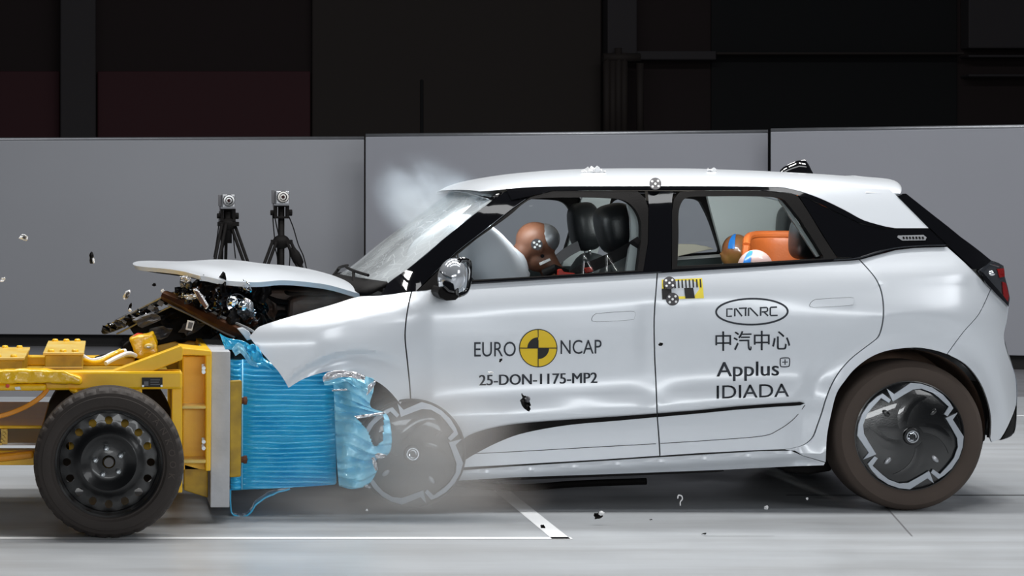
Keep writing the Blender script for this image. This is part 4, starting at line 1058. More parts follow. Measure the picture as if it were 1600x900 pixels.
# ------------------------------------------------------------------ barrier trolley
YT = -.81
tro = empty('barrier_trolley', (P(170, 841, YT).x, -.1, 0), 'yellow steel crash barrier trolley with black wheels and blue crushed honeycomb face', 'barrier trolley')
def yb_(name, pts, Y0, Y1, m=YEL, parent=tro, bevel=.005, **k):
    b = MB(); b.prism(pts, Y0, Y1); return b.build(name, m, parent, bevel=bevel, **k)
slab = yb_('barrier_plate', [(330, 549), (360, 549), (358.5, 793), (328.5, 793)], -.36, 1.26, SLAB, bevel=.004)
# face frame left of the plate
face = yb_('face_frame', [(321, 549), (331, 549), (329, 736), (321, 736)], -.42, 1.2)
yb_('frame_web', [(285, 556), (322, 556), (322, 735), (285, 735)], -.30, -.27, parent=face)
yb_('frame_top_plate', [(281, 543), (330, 548), (330, 556), (283, 555)], -.43, -.15, parent=face)
yb_('frame_rib', [(284, 634), (322, 634), (322, 639), (284, 639)], -.42, -.28, YELW, parent=face)
yb_('frame_rib', [(286, 718), (322, 718), (322, 724), (286, 724)], -.42, -.28, YELW, parent=face)
yb_('frame_gusset', [(287, 724), (325, 735), (325, 778), (287, 766)], -.30, -.25, YELD, parent=face)
yb_('frame_column', [(268, 605), (285, 605), (285, 770), (268, 770)], -.42, -.30, parent=face)
yb_('frame_column', [(262, 600), (285, 600), (285, 760), (262, 760)], .9, 1.0, parent=face)
yb_('far_face_box', [(277, 520), (312, 519), (330, 523), (332, 545), (277, 545)], .7, 1.15, parent=face, bevel=.01)
yb_('frame_cross_beam', [(281, 556), (322, 556), (322, 600), (281, 600)], .3, .9, parent=face)
b = MB()
for y in (575, 690, 700, 581):
    b.lathe([(0, -.012), (.009, -.012), (.009, .0)], P(318, y, -.435), 6)
    b.box(P(315, y, -.30), P(319, y - 6, -.31))
b.build('frame_bolt', BOLT, face)
# main chassis
chs = yb_('chassis_beam', [(-140, 582), (285, 580), (285, 608), (-140, 612)], -.58, -.46, bevel=.01)
yb_('chassis_beam', [(-140, 560), (290, 556), (290, 580), (-140, 584)], .62, .74, bevel=.01)
yb_('diagonal_brace', [(168, 583), (283, 540), (287, 545), (285, 562), (240, 580), (170, 586)], -.56, -.46, bevel=.01)
yb_('diagonal_brace', [(168, 572), (272, 526), (285, 522), (285, 545), (236, 566), (170, 576)], .62, .72, bevel=.01)
yb_('chassis_deck', [(-140, 592), (268, 592), (268, 598), (-140, 598)], -.47, .62, YELD)
yb_('hub_carrier', [(108, 640), (236, 640), (236, 712), (108, 712)], -.60, -.575)
yb_('chassis_rail', [(40, 556), (210, 558), (212, 572), (40, 572)], .30, .38, bevel=.008)
for x0, x1 in ((120, 140), (195, 222)): yb_('axle_post', [(x0, 606), (x1, 606), (x1, 735), (x0, 735)], -.56, -.46)
for x0, x1 in ((120, 142), (198, 226)): yb_('axle_post', [(x0, 580), (x1, 580), (x1, 700), (x0, 700)], .62, .72)
b = MB(); ax = P(170, 728, YT); b.tube([(ax.x, YT + .19, ax.z), (ax.x, .70, ax.z)], .045, 12); b.build('axle', YELD, tro)
pl = yb_('type_plate', [(222, 590), (254, 590), (254, 605), (222, 605)], -.588, -.579, BLK, bevel=.001)
b = MB()
for k in range(3):
    b.prism([(235, 593 + k * 3.6), (250 - 2 * (k % 2), 593 + k * 3.6), (250 - 2 * (k % 2), 594.2 + k * 3.6), (235, 594.2 + k * 3.6)], -.5895, -.588)
b.prism([(225, 596), (232, 596), (232, 603), (225, 603)], -.5895, -.588)
b.build('plate_print', GREYP, pl)
b = MB()
for x in (223.5, 252.5): b.lathe([(0, -.003), (.005, -.003), (.005, 0)], P(x, 603, -.589), 10)
b.build('plate_screw', BOLT, pl)
# ballast boxes with bolts
def ballast(fx0, fx1, ytop, ybot, Y0, Y1, lab):
    a = P(fx0, ytop, Y0); c = P(fx1, ybot, Y0); b = MB(); sl = .03
    b.prism([(fx0, ytop), (fx1, ytop), (fx1 - 1, ybot), (fx0, ybot)], Y0, Y1); o = b.build('ballast_box', YELD, tro, bevel=.004)
    l = MB(); l.box((a.x - .008, Y0 - .006, a.z), (c.x + .006, Y1, a.z + .012)); l.build('box_lid', YELW, o, bevel=.003)
    f_ = MB(); w = c.x - a.x
    f_.box((a.x - .004, Y0 - .012, a.z - .055), (c.x + .002, Y0 - .001, a.z - .048)); f_.build('lid_seam', YELW, o)
    t = MB()
    for k in range(3):
        for Y in (Y0 + .04, Y1 - .04):
            x = a.x + w * (.16 + .32 * k); t.lathe([(0, .012), (.010, .012), (.014, .008), (.015, .0)], (x, Y, a.z + .011), 10, axis='Z')
    t.build('lid_bolt', YEL, o)
    return o
ballast(70, 129, 555, 590, -.42, .42, '')
ballast(-40, 36, 563, 590, -.30, .42, '')
# wrapped instrument pod, hoses and film
def lump(pts, Y0, Y1, m, name, amp=.012, n=10, parent=tro):
    o = MB(); o.prism(pts, Y0, Y1); ob = o.build(name, m, parent)
    s = ob.modifiers.new('r', 'REMESH'); s.mode = 'VOXEL'; s.voxel_size = .008; s.use_smooth_shade = True
    sm = ob.modifiers.new('sm', 'SMOOTH'); sm.iterations = 5; sm.factor = .7
    tx = bpy.data.textures.new(name, 'CLOUDS'); tx.noise_scale = .05
    d = ob.modifiers.new('d', 'DISPLACE'); d.texture = tx; d.strength = amp * 2; d.texture_coords = 'GLOBAL'
    return ob
pod = lump([(203, 530), (212, 526), (228, 523), (240, 520), (246, 536), (246, 558), (213, 562), (209, 548)], .18, .32, YELF, 'wrapped_camera_pod')
b = MB(); b.ball(P(233, 542, .17), (.024, .012, .016), 14, 8); b.build('pod_window', YELW, pod); b = MB(); b.ball(P(232, 543, .158), (.012, .006, .005), 10, 6); b.build('pod_lens', ALU, pod)
cbox('pod_bracket', [(193, 540), (206, 530), (209, 552), (194, 552)], .24, .34, BLACKP, parent=tro)
b = MB(); b.tube([P(*q) for q in spl([(205, 531, .2), (215, 523, .22), (224, 524, .25)], 4)], .008, 6); b.build('red_cable', RED, tro)
lump([(-60, 580), (50, 577), (100, 580), (128, 590), (128, 602), (90, 600), (40, 599), (-60, 604)], -.64, -.56, YELF, 'film_wrapped_conduit', .008)
lump([(-60, 600), (73, 600), (73, 611), (-60, 611)], -.63, -.56, YEL, 'control_box', .002)
b = MB(); b.lathe([(0, -.004), (.008, -.003), (.008, .0)], P(12, 603, -.637), 12); b.build('red_button', RED, tro)
b = MB(); b.prism([(23, 605), (31, 604), (33, 609), (24, 609)], -.642, -.636); b.build('box_switch', BOLT, tro)
lump([(105, 606), (118, 608), (124, 618), (112, 614)], -.6, -.56, YELF, 'loose_film', .01)
b = MB(); b.tube([P(*q) for q in spl([(74, 608, -.6), (66, 618, -.62), (50, 630, -.62), (28, 641, -.6), (0, 650, -.6), (-40, 655, -.6)], 5)], .010, 8, flat=(1, .5)); b.build('orange_strap', mat('orange_webbing', (226, 146, 40), .5), tro)
for i, (pts, r, m) in enumerate((([(129, 556, .1), (142, 563, .08), (160, 560, .1), (178, 552, .12), (196, 548, .16)], .010, WHITE), ([(131, 562, .02), (150, 566, 0), (172, 556, .05), (188, 547, .1)], .008, YELF),
        ([(150, 560, .15), (166, 556, .2), (176, 560, .2), (170, 564, .2)], .009, BLACKP), ([(165, 568, -.05), (180, 560, 0), (200, 552, .1), (212, 556, .15)], .010, WHITE), ([(285, 546, -.2), (292, 543, -.25), (300, 551, -.3), (308, 550, -.3)], .006, WHITE), ([(175, 556, .1), (184, 551, .12), (194, 549, .12)], .009, YELF))):
    b = MB(); b.tube([P(*q) for q in spl(pts, 5)], r, 8); b.build('cable', m, tro)
b = MB(); b.box(P(311, 545, .1), P(319, 537, .2)); b.lathe([(0, -.01), (.02, -.01), (.02, .01)], P(306, 549, -.3), 12, axis='Z'); b.build('sensor_block', BOLT, tro)
# lower frame and tow bar at the left
low = yb_('lower_frame', [(-160, 665), (66, 665), (66, 670), (-160, 670)], -.55, .6)
yb_('lower_web', [(-160, 670), (64, 670), (64, 692), (-160, 692)], .1, .14, YELD, parent=low)
yb_('lower_flange', [(-160, 691), (64, 692), (64, 696), (-160, 696)], -.52, .3, WHITE, parent=low)
yb_('tow_bar', [(-160, 706), (0, 704), (60, 704), (60, 727), (-160, 727)], -.55, -.45)
yb_('tow_bar_cover', [(-160, 712), (2, 710), (40, 706), (52, 705), (53, 716), (0, 722), (-160, 724)], -.62, -.55, mat('orange_yellow_paint', (226, 148, 22), .4, bump=.2), bevel=.01)
b = MB()
for k in range(9): b.lathe([(0, -.01), (.006, -.01), (.006, 0)], P(8 + (k % 2) * 3 - k * .8, 672 + k * 2.7, -.56), 6)
b.box(P(2, 694, -.555), P(12, 670, -.54)); b.build('chain_bracket', YELW, low)

# trolley wheels: pressed steel with round holes
def steel_wheel(c, rt, rr_, width, near=1):
    c = Vector(c); s = near
    # disc with real holes
    b = MB(); nh = 16; rh = rr_ * .80; hr = .0168; rows = []
    prof_in = [(.022, -.002), (.024, .004), (.04, .006), (.052, .008), (.072, .002), (.088, -.012), (.100, -.020), (.112, -.016), (.122, -.006)]
    b.lathe([(r * rr_ / .186, s * (.055 + h)) for r, h in prof_in], c, 96)
    r_in = .122 * rr_ / .186; r_out = .176 * rr_ / .186; yb0 = s * (.055 - .006)
    for k in range(nh):
        a0 = 2 * math.pi * (k + .5) / nh; da = 2 * math.pi / nh; am = a0 + da / 2; rm = (r_in + r_out) / 2 + .001
        outer = []; 
        for i in range(7): a = a0 + da * i / 6; outer.append((r_out * math.cos(a), r_out * math.sin(a)))
        outer.append((rm * math.cos(a0 + da), rm * math.sin(a0 + da)))
        for i in range(7): a = a0 + da - da * i / 6; outer.append((r_in * math.cos(a), r_in * math.sin(a)))
        outer.append((rm * math.cos(a0), rm * math.sin(a0)))
        hc = (rm * math.cos(am), rm * math.sin(am)); m_ = len(outer)
        hole = []
        for p in outer:
            th = math.atan2(p[1] - hc[1], p[0] - hc[0]); hole.append((hc[0] + hr * math.cos(th), hc[1] + hr * math.sin(th)))
        base = len(b.v)
        for p in outer: b.v.append((c.x + p[0], c.y + yb0 + s * .008 * (math.hypot(*p) - r_in) / (r_out - r_in), c.z + p[1]))
        for p in hole: b.v.append((c.x + p[0], c.y + yb0 + s * .004, c.z + p[1]))
        for p in hole: b.v.append((c.x + p[0], c.y + yb0 + s * .012, c.z + p[1]))
        for i in range(m_):
            j = (i + 1) % m_
            b.f.append((base + i, base + j, base + m_ + j, base + m_ + i)); b.sm.append(True)
            b.f.append((base + m_ + i, base + m_ + j, base + 2 * m_ + j, base + 2 * m_ + i)); b.sm.append(True)
    b.lathe([(r_out, yb0 + s * .008), (rr_ * .955, s * .075), (rr_ * .955, s * .05), (rr_ * .965, s * .03), (rr_ * .985, s * .018), (rr_ * .995, s * .004), (rr_ * 1.03, s * -.002), (rr_ * 1.035, s * .008), (rr_ * .99, s * .06), (rr_ * .95, s * .09), (rr_ * .95, s * width * .9), (rr_ * 1.03, s * width)], c, 96)
    w = b.build('wheel', STEEL, tro)
    t = MB(); prof = [(rr_ * 1.0, .006), (rr_ * 1.05, -.004), (rr_ * 1.07, -.004), (rr_ * 1.09, -.007)]
    for u, o_ in ((.25, -.012), (.45, -.016), (.62, -.014), (.64, -.011), (.78, -.008)): prof.append((rr_ + (rt - rr_) * u, o_))
    prof += [(rt * .968, .0), (rt * .985, .010), (rt * .996, .024)]
    g = [(.04, 0), (.048, -.007), (.056, -.007), (.064, 0)]
    x = .03
    while x < width - .03: prof += [(rt, x), (rt, x + .022), (rt - .007, x + .025), (rt - .007, x + .031)]; x += .034
    prof += [(rt, width - .03), (rt * .985, width - .008), (rr_ + (rt - rr_) * .5, width + .008), (rr_, width)]
    t.lathe([(r, s * o_) for r, o_ in prof], c, 144)
    # shoulder grooves
    t.sm = t.sm
    npf = len(prof); 
    for k in range(144):
        if k % 4 == 0:
            for j in range(9, 13):
                x_, y_, z_ = t.v[k * npf + j]; f_ = .982; t.v[k * npf + j] = (c.x + (x_ - c.x) * f_, y_ + s * .003, c.z + (z_ - c.z) * f_)
    ty = t.build('tyre', TYRE, w, sharp=22)
    h = MB(); h.lathe([(0, s * .042), (.019, s * .042), (.021, s * .05), (.022, s * .06)], c, 24); h.build('hub_cap', mat('dull_hub', (84, 82, 82), .5) if 'dull_hub' not in MATS else MATS['dull_hub'], w)
    for k in range(5):
        a = R(28 + 72 * k); q = c + Vector((.0415 * 1.35 * math.cos(a) * .98, s * .055, .0415 * 1.35 * math.sin(a)))
        n = MB(); n.lathe([(0, s * -.012), (.005, s * -.014), (.0095, s * -.012), (.0105, s * .0), (.0135, s * .004)], q, 6); n.build('wheel_bolt', BOLT, w)
    return w, ty
rtt = .3075
wc = Vector((P(170, 728, YT).x, YT, rtt + .001))
w_, ty = steel_wheel(wc, rtt, .213, .185)
steel_wheel((wc.x, .72, rtt + .001), rtt, .213, .185, near=-1)
# raised tyre lettering, following the sidewall
def ring_text(text, c, r, a_start, a_step, size, parent, m):
    for i, ch in enumerate(text):
        cu = bpy.data.curves.new('t', 'FONT'); cu.body = ch; cu.size = size; cu.extrude = .001; cu.align_x = 'CENTER'; cu.resolution_u = 3
        ob = bpy.data.objects.new('t', cu); COL.objects.link(ob); bpy.context.view_layer.update(); me = ob.to_mesh()
        a = R(a_start - a_step * i); M = Matrix.Rotation(-(a - math.pi / 2), 3, 'Y')
        b = MB(); b.v = []; 
        for v in me.vertices:
            p = Vector((v.co.x, -v.co.z, v.co.y + r)); q = M @ p; b.v.append((c[0] + q.x, c[1] - .0165 + q.y, c[2] + q.z))
        b.f = [tuple(p.vertices) for p in me.polygons]; b.sm = [False] * len(b.f)
        ob.to_mesh_clear(); bpy.data.objects.remove(ob)
        b.build('tyre_lettering', m, parent)
ring_text('HANKOOK', (wc.x, wc.y, wc.z), .247, 52, 10.5, .038, ty, mat('tyre_lettering_rubber', (62, 52, 46), .6))

# yellow angle and rusty bolts in front of the plate
ang = yb_('side_angle', [(359, 596), (378, 595), (376.5, 745), (358.5, 746)], -.22, -.16, YELD, parent=slab)
b = MB()
for y in (626, 718): b.tube([P(377, y, -.19), P(384, y, -.19)], .014, 10); b.lathe([(0, .014), (.018, .01), (.018, -.004)], P(382, y, -.19), 8, axis='X')
b.build('rusty_bolt', RUST, ang)

# blue honeycomb: pleated foil face, block behind it
def pleat(z, x, per=.0225):
    q = z / per + .45 * noise.noise(Vector((x * 2.0, z * 10, 3))) + .12 * noise.noise(Vector((x * 10, z * 30, 8)))
    return abs(math.sin(math.pi * q)) * (.85 + .3 * noise.noise(Vector((x * 4, z * 25, 1))))
def pleated(px0, px1, yt, yb, Y, name, nx=30, nz=300, amp=.015):
    rows = []
    for i in range(nz + 1):
        v = i / nz; row = []
        for j in range(nx + 1):
            u = j / nx; px = px0 + (px1 - px0) * u; py = (yt[0] + (yt[1] - yt[0]) * u) * (1 - v) + (yb[0] + (yb[1] - yb[0]) * u) * v
            p = P(px, py, Y); edge = min(1, min(u, 1 - u) * 12)
            y = Y - amp * pleat(p.z, p.x) * edge - .012 * noise.noise(Vector((p.x * 5, p.z * 6, 0))) - .010 * math.sin(math.pi * u)
            row.append(Vector((p.x, y, p.z)))
        rows.append(row)
    b = MB(); b.quad_grid(rows); o = b.build(name, BLUE, tro, sharp=60); return o
blk = yb_('honeycomb_block', [(361, 564), (450, 566), (524, 580), (526, 756), (361, 765)], -.085, .64, BLUE)
pleated(360, 378.5, (562, 562), (766, 765), -.115, 'pleated_foil', 6)
pleated(378.5, 524, (561, 578), (765, 757), -.105, 'pleated_foil')
b = MB(); b.tube([P(379, 562, -.125), P(378, 765, -.125)], .0035, 6); b.build('foil_seam', BLUEL, blk)
# crushed nose of the honeycomb wrapped round the wheel
Lc = [(520, 588), (522, 620), (523, 650), (525, 690), (527, 730), (530, 759)]
Rc = [(584, 592), (583, 612), (578, 628), (581, 638), (598, 644), (607, 652), (611, 672), (612, 690), (609, 706), (600, 714), (588, 718), (589, 735), (580, 752), (572, 759)]
hole_px = [(556, 653), (572, 651), (599, 648), (600, 655), (598, 688), (588, 698), (583, 696), (574, 672)]
def inpoly(p, lp):
    c = False; j = len(lp) - 1
    for i in range(len(lp)):
        if (lp[i][1] > p[1]) != (lp[j][1] > p[1]) and p[0] < (lp[j][0] - lp[i][0]) * (p[1] - lp[i][1]) / (lp[j][1] - lp[i][1] + 1e-9) + lp[i][0]: c = not c
        j = i
    return c
def at(poly, t):
    t = max(0, min(.9999, t)) * (len(poly) - 1); i = int(t); f = t - i; a, b = poly[i], poly[i + 1]; return (a[0] + (b[0] - a[0]) * f, a[1] + (b[1] - a[1]) * f)
Ls, Rs = spl(Lc, 6), spl(Rc, 4)
b = MB(); nv, nu = 130, 44; grid = []; gpx = []
for i in range(nv + 1):
    v = i / nv; a, c = at(Ls, v), at(Rs, v); row = []; rp = []
    for j in range(nu + 1):
        u = j / nu; x = a[0] + (c[0] - a[0]) * u; y = a[1] + (c[1] - a[1]) * u - 5 * math.sin(math.pi * u) * (1 - 2 * v)
        slant = v * 11 - u * (1.6 - 2.2 * v) * .8
        q_ = slant + .5 * noise.noise(Vector((u * 2, v * 6, 5))); q_ -= math.floor(q_); h = .024 * (q_ / .85 if q_ < .85 else (1 - q_) / .15)
        Y = -.15 - .07 * math.sin(math.pi * (.1 + .75 * u)) - h - .03 * noise.noise(Vector((u * 3, v * 5, 9)))
        row.append(P(x, y, Y)); rp.append((x, y))
    grid.append(row); gpx.append(rp)
for r in grid: b.v += [tuple(p) for p in r]
for i in range(nv):
    for j in range(nu):
        cxy = (sum(gpx[i + a][j + c][0] for a in (0, 1) for c in (0, 1)) / 4, sum(gpx[i + a][j + c][1] for a in (0, 1) for c in (0, 1)) / 4)
        if inpoly(cxy, hole_px): continue
        q = i * (nu + 1) + j; b.f.append((q, q + 1, q + nu + 2, q + nu + 1)); b.sm.append(True)
crush = b.build('crushed_foil', BLUEL, tro, solid=.003, sharp=60)
def ribbon(top, bot, Y, m, name, parent, amp=.01, seed=0, t=.002):
    T, B = spl(top, 6), spl(bot, 6); n = 24; rows = []
    for i in range(5):
        row = []
        for j in range(n + 1):
            a, c = at(T, j / n), at(B, j / n); f = i / 4; x, y = a[0] + (c[0] - a[0]) * f, a[1] + (c[1] - a[1]) * f
            row.append(P(x, y, Y - amp * (1 + noise.noise(Vector((x * .12, y * .2, seed))) + math.sin(f * 9 + j * .3) * .4)))
        rows.append(row)
    b = MB(); b.quad_grid(rows, False); return b.build(name, m, parent, solid=t)
ribbon([(504, 590), (512, 582), (530, 579), (548, 580), (560, 583), (571, 588)], [(505, 596), (516, 594), (530, 590), (545, 589), (558, 592), (570, 594)], -.27, FOIL, 'torn_foil', crush, .012, 1)
ribbon([(505, 595), (518, 592), (540, 588), (555, 590), (568, 594), (573, 600)], [(507, 602), (520, 601), (540, 596), (552, 603), (566, 610), (575, 612)], -.25, BLUEL, 'torn_foil', crush, .010, 2)
ribbon([(553, 650), (570, 648), (585, 646), (601, 644)], [(558, 654), (572, 652), (586, 649), (601, 647)], -.31, FOIL, 'torn_foil', crush, .006, 3)
ribbon([(572, 606), (580, 598), (587, 595)], [(573, 618), (580, 610), (586, 600)], -.22, FOIL, 'torn_foil', crush, .012, 4)
ribbon([(586, 711), (592, 708), (604, 711)], [(587, 716), (593, 716), (602, 714)], -.24, FOIL, 'torn_foil', crush, .01, 5)
ribbon([(519, 609), (535, 608), (548, 607)], [(519, 611), (535, 610.5), (548, 609)], -.24, FOIL, 'torn_foil', crush, .004, 6)
ribbon([(584, 714), (588, 722), (590, 734)], [(580, 716), (583, 726), (587, 736)], -.24, FOIL, 'torn_foil', crush, .01, 7)
ribbon([(560, 755), (572, 757), (580, 762)], [(561, 758), (572, 761), (577, 763)], -.20, FOIL, 'torn_foil', crush, .008, 8)
# curled sheet on top, loop of foil below
def swept(pts, Y0, Y1, m, name, parent, t=.003, ny=8, wob=.01):
    q = spl(pts, 6); rows = []
    for j in range(ny + 1):
        Y = Y0 + (Y1 - Y0) * j / ny; rows.append([Vector((P(x, y, Y0).x + wob * noise.noise(Vector((x * .1, Y * 6, 0))), Y, P(x, y, Y0).z + wob * noise.noise(Vector((y * .1, Y * 5, 4))))) for x, y in q])
    b = MB(); b.quad_grid(rows); return b.build(name, m, parent, solid=t)
ribbon([(343, 521), (358, 529), (380, 533), (396, 543), (412, 560), (430, 574)], [(352, 546), (364, 546), (374, 545), (388, 552), (404, 566), (428, 579)], -.20, BLUE, 'curled_foil', tro, .012, 11)
ribbon([(362, 546), (371, 536), (380, 540), (388, 556), (400, 566)], [(368, 556), (376, 552), (383, 560), (392, 570), (404, 574)], -.24, BLUEL, 'curled_foil', tro, .012, 12)
ribbon([(386, 541), (395, 538), (404, 543), (409, 553)], [(388, 556), (395, 564), (404, 566), (412, 562)], -.26, BLUE, 'curled_foil', tro, .02, 13)
swept([(359, 764), (359, 785), (363, 800), (374, 806), (388, 803), (398, 792), (412, 780), (440, 768), (452, 763)], -.13, -.05, BLUE, 'foil_loop', tro, .007)
swept([(366, 770), (380, 768), (388, 776), (384, 790), (374, 800), (368, 796)], -.10, .1, GLASSD if 0 else BLUEL, 'foil_loop', tro, .002) if 0 else None

# ------------------------------------------------------------------ cameras on tripods
YK = 5.3
def tripod(x, ytop, head, legs, label, kind):
    z0 = 0; c = P(x, ytop, YK)
    t = empty('tripod', (c.x, YK, 0), label, 'tripod')
    b = MB(); b.tube([(c.x, YK, P(x, head[1], YK).z), (c.x, YK, P(x, head[0], YK).z)], .022 if kind else .028, 10); b.build('centre_column', BLACKP, t)
    b = MB(); hz_ = P(x, head[2], YK); b.ball(hz_, (.06, .05, .05), 12, 8); b.box(hz_ + Vector((-.07, -.04, -.015)), hz_ + Vector((.075, .04, .015))); b.build('tripod_collar', BLACKP, t, bevel=.003)
    for (sx, dy, fx) in legs:
        a = Vector((hz_.x + sx, YK + dy * .06, hz_.z)); f_ = Vector((P(fx, 634, YK).x, YK + dy * .42, .015)); m_ = a.lerp(f_, .55)
        b = MB(); n_ = Vector((.014, 0, 0))
        b.tube([a + n_, m_ + n_], .011, 8); b.tube([a - n_, m_ - n_], .011, 8); b.tube([a.lerp(f_, .45), f_], .013, 8); l = b.build('leg', BLACKP, t)
        k = MB(); k.ball(m_, (.028, .024, .03), 10, 8); k.build('leg_clamp', BLACKP, l); k = MB(); k.ball((f_.x, f_.y, .014), (.02, .02, .014), 10, 8); k.build('rubber_foot', BLACKP, l)
    b = MB(); pz = P(x, head[0], YK).z
    b.box((c.x - .05, YK - .04, pz - .09), (c.x + .05, YK + .04, pz - .075)); b.box((c.x - .05, YK - .04, pz - .01), (c.x + .05, YK + .04, pz)); b.box((c.x - .052, YK - .035, pz - .09), (c.x - .03, YK + .035, pz)); b.box((c.x + .03, YK - .035, pz - .09), (c.x + .052, YK + .035, pz))
    b.tube([(c.x + .05, YK, pz - .05), (c.x + .075, YK, pz - .05)], .022, 10); b.tube([(c.x - .05, YK, pz - .05), (c.x - .075, YK, pz - .05)], .018, 10)
    b.build('tilt_head', BLACKP, t, bevel=.003)
    return t
def hscamera(x, y, bottom, label, s=1.0):
    c = P(x, y, YK); zb = P(x, bottom, YK).z
    t = empty('high_speed_camera', (c.x, YK, zb), label, 'camera'); w_ = .045 * s
    b = MB(); b.box((c.x - w_, YK - .06, zb + .004), (c.x + w_, YK + .09, c.z + .042)); b.build('camera_body', ALU, t, bevel=.006)
    b = MB(); b.lathe([(0, -.10), (.020, -.10), (.026, -.118), (.037, -.118), (.041, -.11), (.040, -.06), (.036, -.05)], (c.x, YK, c.z), 24); b.build('lens', BLACKG, t)
    b = MB(); b.lathe([(0, -.104), (.008, -.103), (.012, -.101)], (c.x, YK, c.z), 16); b.build('lens_glass', mat('dark_red_lens', (44, 10, 10), .1) if 'dark_red_lens' not in MATS else MATS['dark_red_lens'], t)
    return t
def flag(x, y0, y1, t, nm='cable_antenna'):
    a, c = P(x, y0, YK), P(x, y1, YK); b = MB(); b.box((a.x - .011, YK - .01, c.z), (a.x + .011, YK + .01, a.z)); b.tube([(a.x, YK, c.z), (a.x + .01, YK, c.z - .09), (a.x + .05, YK, c.z - .10)], .006, 6); b.build('antenna_panel', GREYP, t, bevel=.003)
def wires(t, lst):
    for pts in lst: b = MB(); b.tube([P(x, y, YK + .02) for x, y in spl(pts, 5)], .004, 6); b.build('cable', BLACKP, t)
k1 = tripod(356, 325, (326, 380, 350), [(.03, -.2, 462), (-.02, 1, 350), (-.03, -1, 290)], 'black tripod with legs close together, left of the two behind the bonnet', 0)
hscamera(356.5, 313.5, 325, 'small high speed camera with round lens on the left tripod')
flag(343.5, 304.5, 322, k1); wires(k1, [[(343, 330), (342, 350), (338, 380), (334, 402)], [(360, 350), (364, 365), (366, 385), (368, 404)], [(350, 345), (352, 370), (345, 402)]])
k2 = tripod(439.5, 320, (321, 560, 378), [(-.05, -.6, 330), (.0, 1, 446), (.05, -.5, 556)], 'black tripod with raised centre column and hanging bag, right of the two behind the bonnet', 1)
hscamera(440.5, 308, 320, 'slightly higher high speed camera with round lens on the right tripod', 1.05)
flag(427, 297, 318, k2); wires(k2, [[(426, 330), (427, 350), (429, 372)], [(428, 332), (432, 352), (436, 370)], [(449, 333), (458, 355), (466, 382), (474, 400), (479, 420)], [(429, 385), (433, 400), (434, 414)], [(452, 390), (453, 400), (452, 418)]])
b = MB(); b.ball(P(463, 402, YK - .05), (.035, .03, .075), 14, 10, lambda d: 1 + .2 * noise.noise(d * 3), Matrix.Rotation(R(-25), 3, 'Y')); b.build('hanging_bag', BLACKP, k2)

# ------------------------------------------------------------------ flying debris
def scrap(x, y, Y, sx, sz, m, label, seed, rot=0, amp=.4, group=None, extra=None, name='debris_piece'):
    r = Matrix.Rotation(R(rot), 3, 'Y')
    o = crumple(P(x, y, Y), sx / 350, sz / 350, m, name, None, seed=seed, rot=r, amp=amp, t=.003)
    tag(o, label, 'debris', group)
    if extra:
        for (dx, dy, ex, ez, em, es) in extra:
            q = crumple(P(x + dx, y + dy, Y - .012), ex / 350, ez / 350, em, 'broken_edge', None, seed=es, rot=r, amp=amp, t=.003)
            M = q.matrix_basis.copy(); q.data.transform(Matrix.Translation(q.location)); q.location = (0, 0, 0); place(q, o)
    return o
scrap(37, 371, -.1, 9, 5.5, WHITE, 'white plastic shard in the air, highest at the far left', 3, 10, extra=[(1, 0, 4, 2.5, GREYP, 31)])
scrap(143, 403, -.1, 4, 10, BLACKP, 'thin black and white sliver in the air right of the white shard', 5, 0, extra=[(3, 4, 2.5, 5, WHITE, 32)])
scrap(4, 437, -.1, 6, 3.5, WHITE, 'small white shard in the air at the left edge of the photo', 8, -30)
scrap(198, 460, .2, 5, 11, WHITE, 'pale wedge shaped shard flying above the torn bumper strip', 12, 25, extra=[(1, 1, 3, 7, GREYP, 33)])
scrap(203, 480, .2, 3, 8, BLACKP, 'thin dark splinter with a white tip just above the torn bumper strip', 13, 15, extra=[(0, 5, 3, 3, WHITE, 34)])
scrap(241, 445, .2, 4, 3, BLACKP, 'tiny black fragment in the air above the bent brown crash beam', 14, 0)
scrap(254, 454, .2, 3, 3, WHITE, 'tiny white fragment above the peak of the bent bumper', 15, 0)
scrap(822, 630, -.28, 8, 14, BLACKP, 'jagged dark plastic fragment flying in front of the front door below the code number', 21, -20, extra=[(2, -6, 5, 5, GREYP, 35), (3, 8, 4, 6, BLACKP, 36), (-4, -9, 2, 7, BLACKP, 41)])
scrap(782, 563, -.2, 4, 2.2, BLACKP, 'tiny dark chip between the word EURO and the code number', 22, -50)
scrap(766, 582, -.2, 5, 1.8, WHITE, 'tiny pale chip just above the start of the code number', 23, 10)
scrap(1032, 538, -.2, 4, 3, BLACKP, 'tiny dark chip beside the gap between the two doors', 24, -20)
scrap(935, 806, -.4, 8, 6, BLACKP, 'dark and white broken fragment above the floor below the sill', 25, -20, extra=[(5, -4, 5, 4, WHITE, 37)])
scrap(848, 823, -.5, 4, 4, BLACKP, 'small dark chip beside the slanting white floor line', 26, 20)
scrap(1197, 793, .0, 4, 4, WHITE, 'small white chip near the floor between the hook and the rear tyre', 27, 0)
scrap(1261, 779, .1, 2.5, 2.5, WHITE, 'smallest white chip in the dark just ahead of the rear tyre', 28, 0)
b = MB(); b.tube([P(*q) for q in spl([(1059, 779, 0), (1060, 774, 0), (1065, 775, 0), (1066, 780, 0), (1063, 784, 0), (1063, 790, 0)], 4)], .003, 6)
o = b.build('debris_piece', WHITE, None); tag(o, 'white hook shaped scrap above the floor under the rear door', 'debris')
scrap(573, 797, -.3, 2, 2, WHITE, 'tiny white speck below the crushed blue foil', 29, 0)
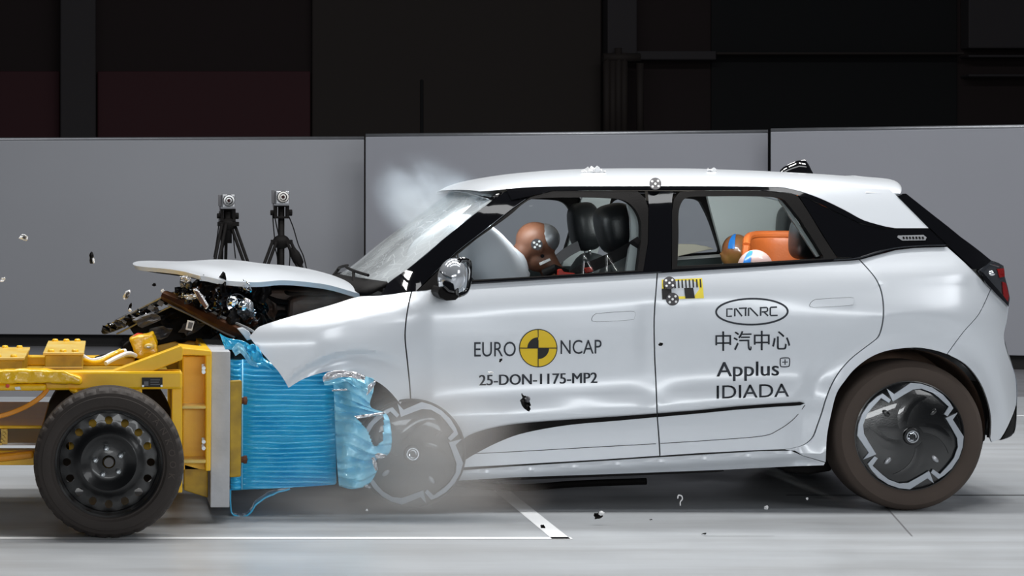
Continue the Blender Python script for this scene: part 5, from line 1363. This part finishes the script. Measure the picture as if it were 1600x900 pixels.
for (x, y, s) in ((1017, 814, 2.0), (1100, 836, 3)):
    g = G(x, y); o = crumple((g[0], g[1], .006), s / 300, s / 600, BLACKP, 'debris_piece', None, seed=int(x), rot=Matrix.Rotation(R(-90), 3, 'X'), amp=.3)
    tag(o, 'tiny dark crumb lying on the pale floor, %s' % ('nearer the camera' if y > 820 else 'farther from the camera'), 'debris')

# ------------------------------------------------------------------ smoke and dust
def smoke(name, c, r, rgb, dens, label, scale=2.2, lo=.42, hi=.7, rot=0, edge=.6, sharp_top=None):
    m = bpy.data.materials.new(name); m.use_nodes = True; nt = m.node_tree
    for n in list(nt.nodes):
        if n.type != 'OUTPUT_MATERIAL': nt.nodes.remove(n)
    out = nt.nodes['Material Output']; pv = nt.nodes.new('ShaderNodeVolumePrincipled')
    pv.inputs['Color'].default_value = (*rgb, 1); pv.inputs['Absorption Color'].default_value = (1, 1, 1, 1); pv.inputs['Anisotropy'].default_value = .1
    tc = nt.nodes.new('ShaderNodeTexCoord'); ln = nt.nodes.new('ShaderNodeVectorMath'); ln.operation = 'LENGTH'; nt.links.new(tc.outputs['Object'], ln.inputs[0])
    fo = nt.nodes.new('ShaderNodeMapRange'); fo.interpolation_type = 'SMOOTHSTEP'; fo.inputs[1].default_value = 1.0; fo.inputs[2].default_value = 1 - edge; fo.inputs[3].default_value = 0; fo.inputs[4].default_value = 1
    nt.links.new(ln.outputs['Value'], fo.inputs[0])
    n = nt.nodes.new('ShaderNodeTexNoise'); n.inputs['Scale'].default_value = scale; n.inputs['Detail'].default_value = 4; n.inputs['Distortion'].default_value = .4; nt.links.new(tc.outputs['Object'], n.inputs['Vector'])
    mr = nt.nodes.new('ShaderNodeMapRange'); mr.inputs[1].default_value = lo; mr.inputs[2].default_value = hi; nt.links.new(n.outputs['Fac'], mr.inputs[0])
    mu = nt.nodes.new('ShaderNodeMath'); mu.operation = 'MULTIPLY'; nt.links.new(fo.outputs[0], mu.inputs[0]); nt.links.new(mr.outputs[0], mu.inputs[1])
    m2 = nt.nodes.new('ShaderNodeMath'); m2.operation = 'MULTIPLY'; m2.inputs[1].default_value = dens; nt.links.new(mu.outputs[0], m2.inputs[0])
    nt.links.new(m2.outputs[0], pv.inputs['Density']); nt.links.new(pv.outputs[0], out.inputs['Volume'])
    b = MB(); b.ball((0, 0, 0), 1, 24, 16); o = b.build('x', m, None); o.data.transform(Matrix.Translation(o.location)); 
    o.name = name; o.location = c; o.scale = r; o.rotation_euler = (0, R(rot), 0)
    tag(o, label, 'smoke', None, 'stuff'); return o
smoke('smoke_cloud', P(678, 320, 1.0), (.36, .35, .25), (.72, .86, 1), 6.5, 'pale blue-grey smoke drifting above the cracked windscreen', 1.4, .38, .72, 30, .8)
smoke('dust_cloud', P(668, 690, -.22), (.50, .20, .40), (.97, .90, .85), 3.8, 'brownish dust haze hanging in front of the front wheel', 1.3, .2, .6, 0, .7)
smoke('dust_cloud', P(600, 778, -.15), (.80, .30, .17), (.92, .82, .75), 4.6, 'low brown dust cloud on the floor under the crushed blue barrier', 1.6, .25, .7, 0, .8)
smoke('dust_cloud', P(505, 466, .36), (.19, .22, .075), (.84, .74, .66), 12.0, 'thin brown dust rising in the open engine bay under the bonnet', 1.6, .3, .7, 0, .8)
for m_ in ('headlamp_dummy',): pass
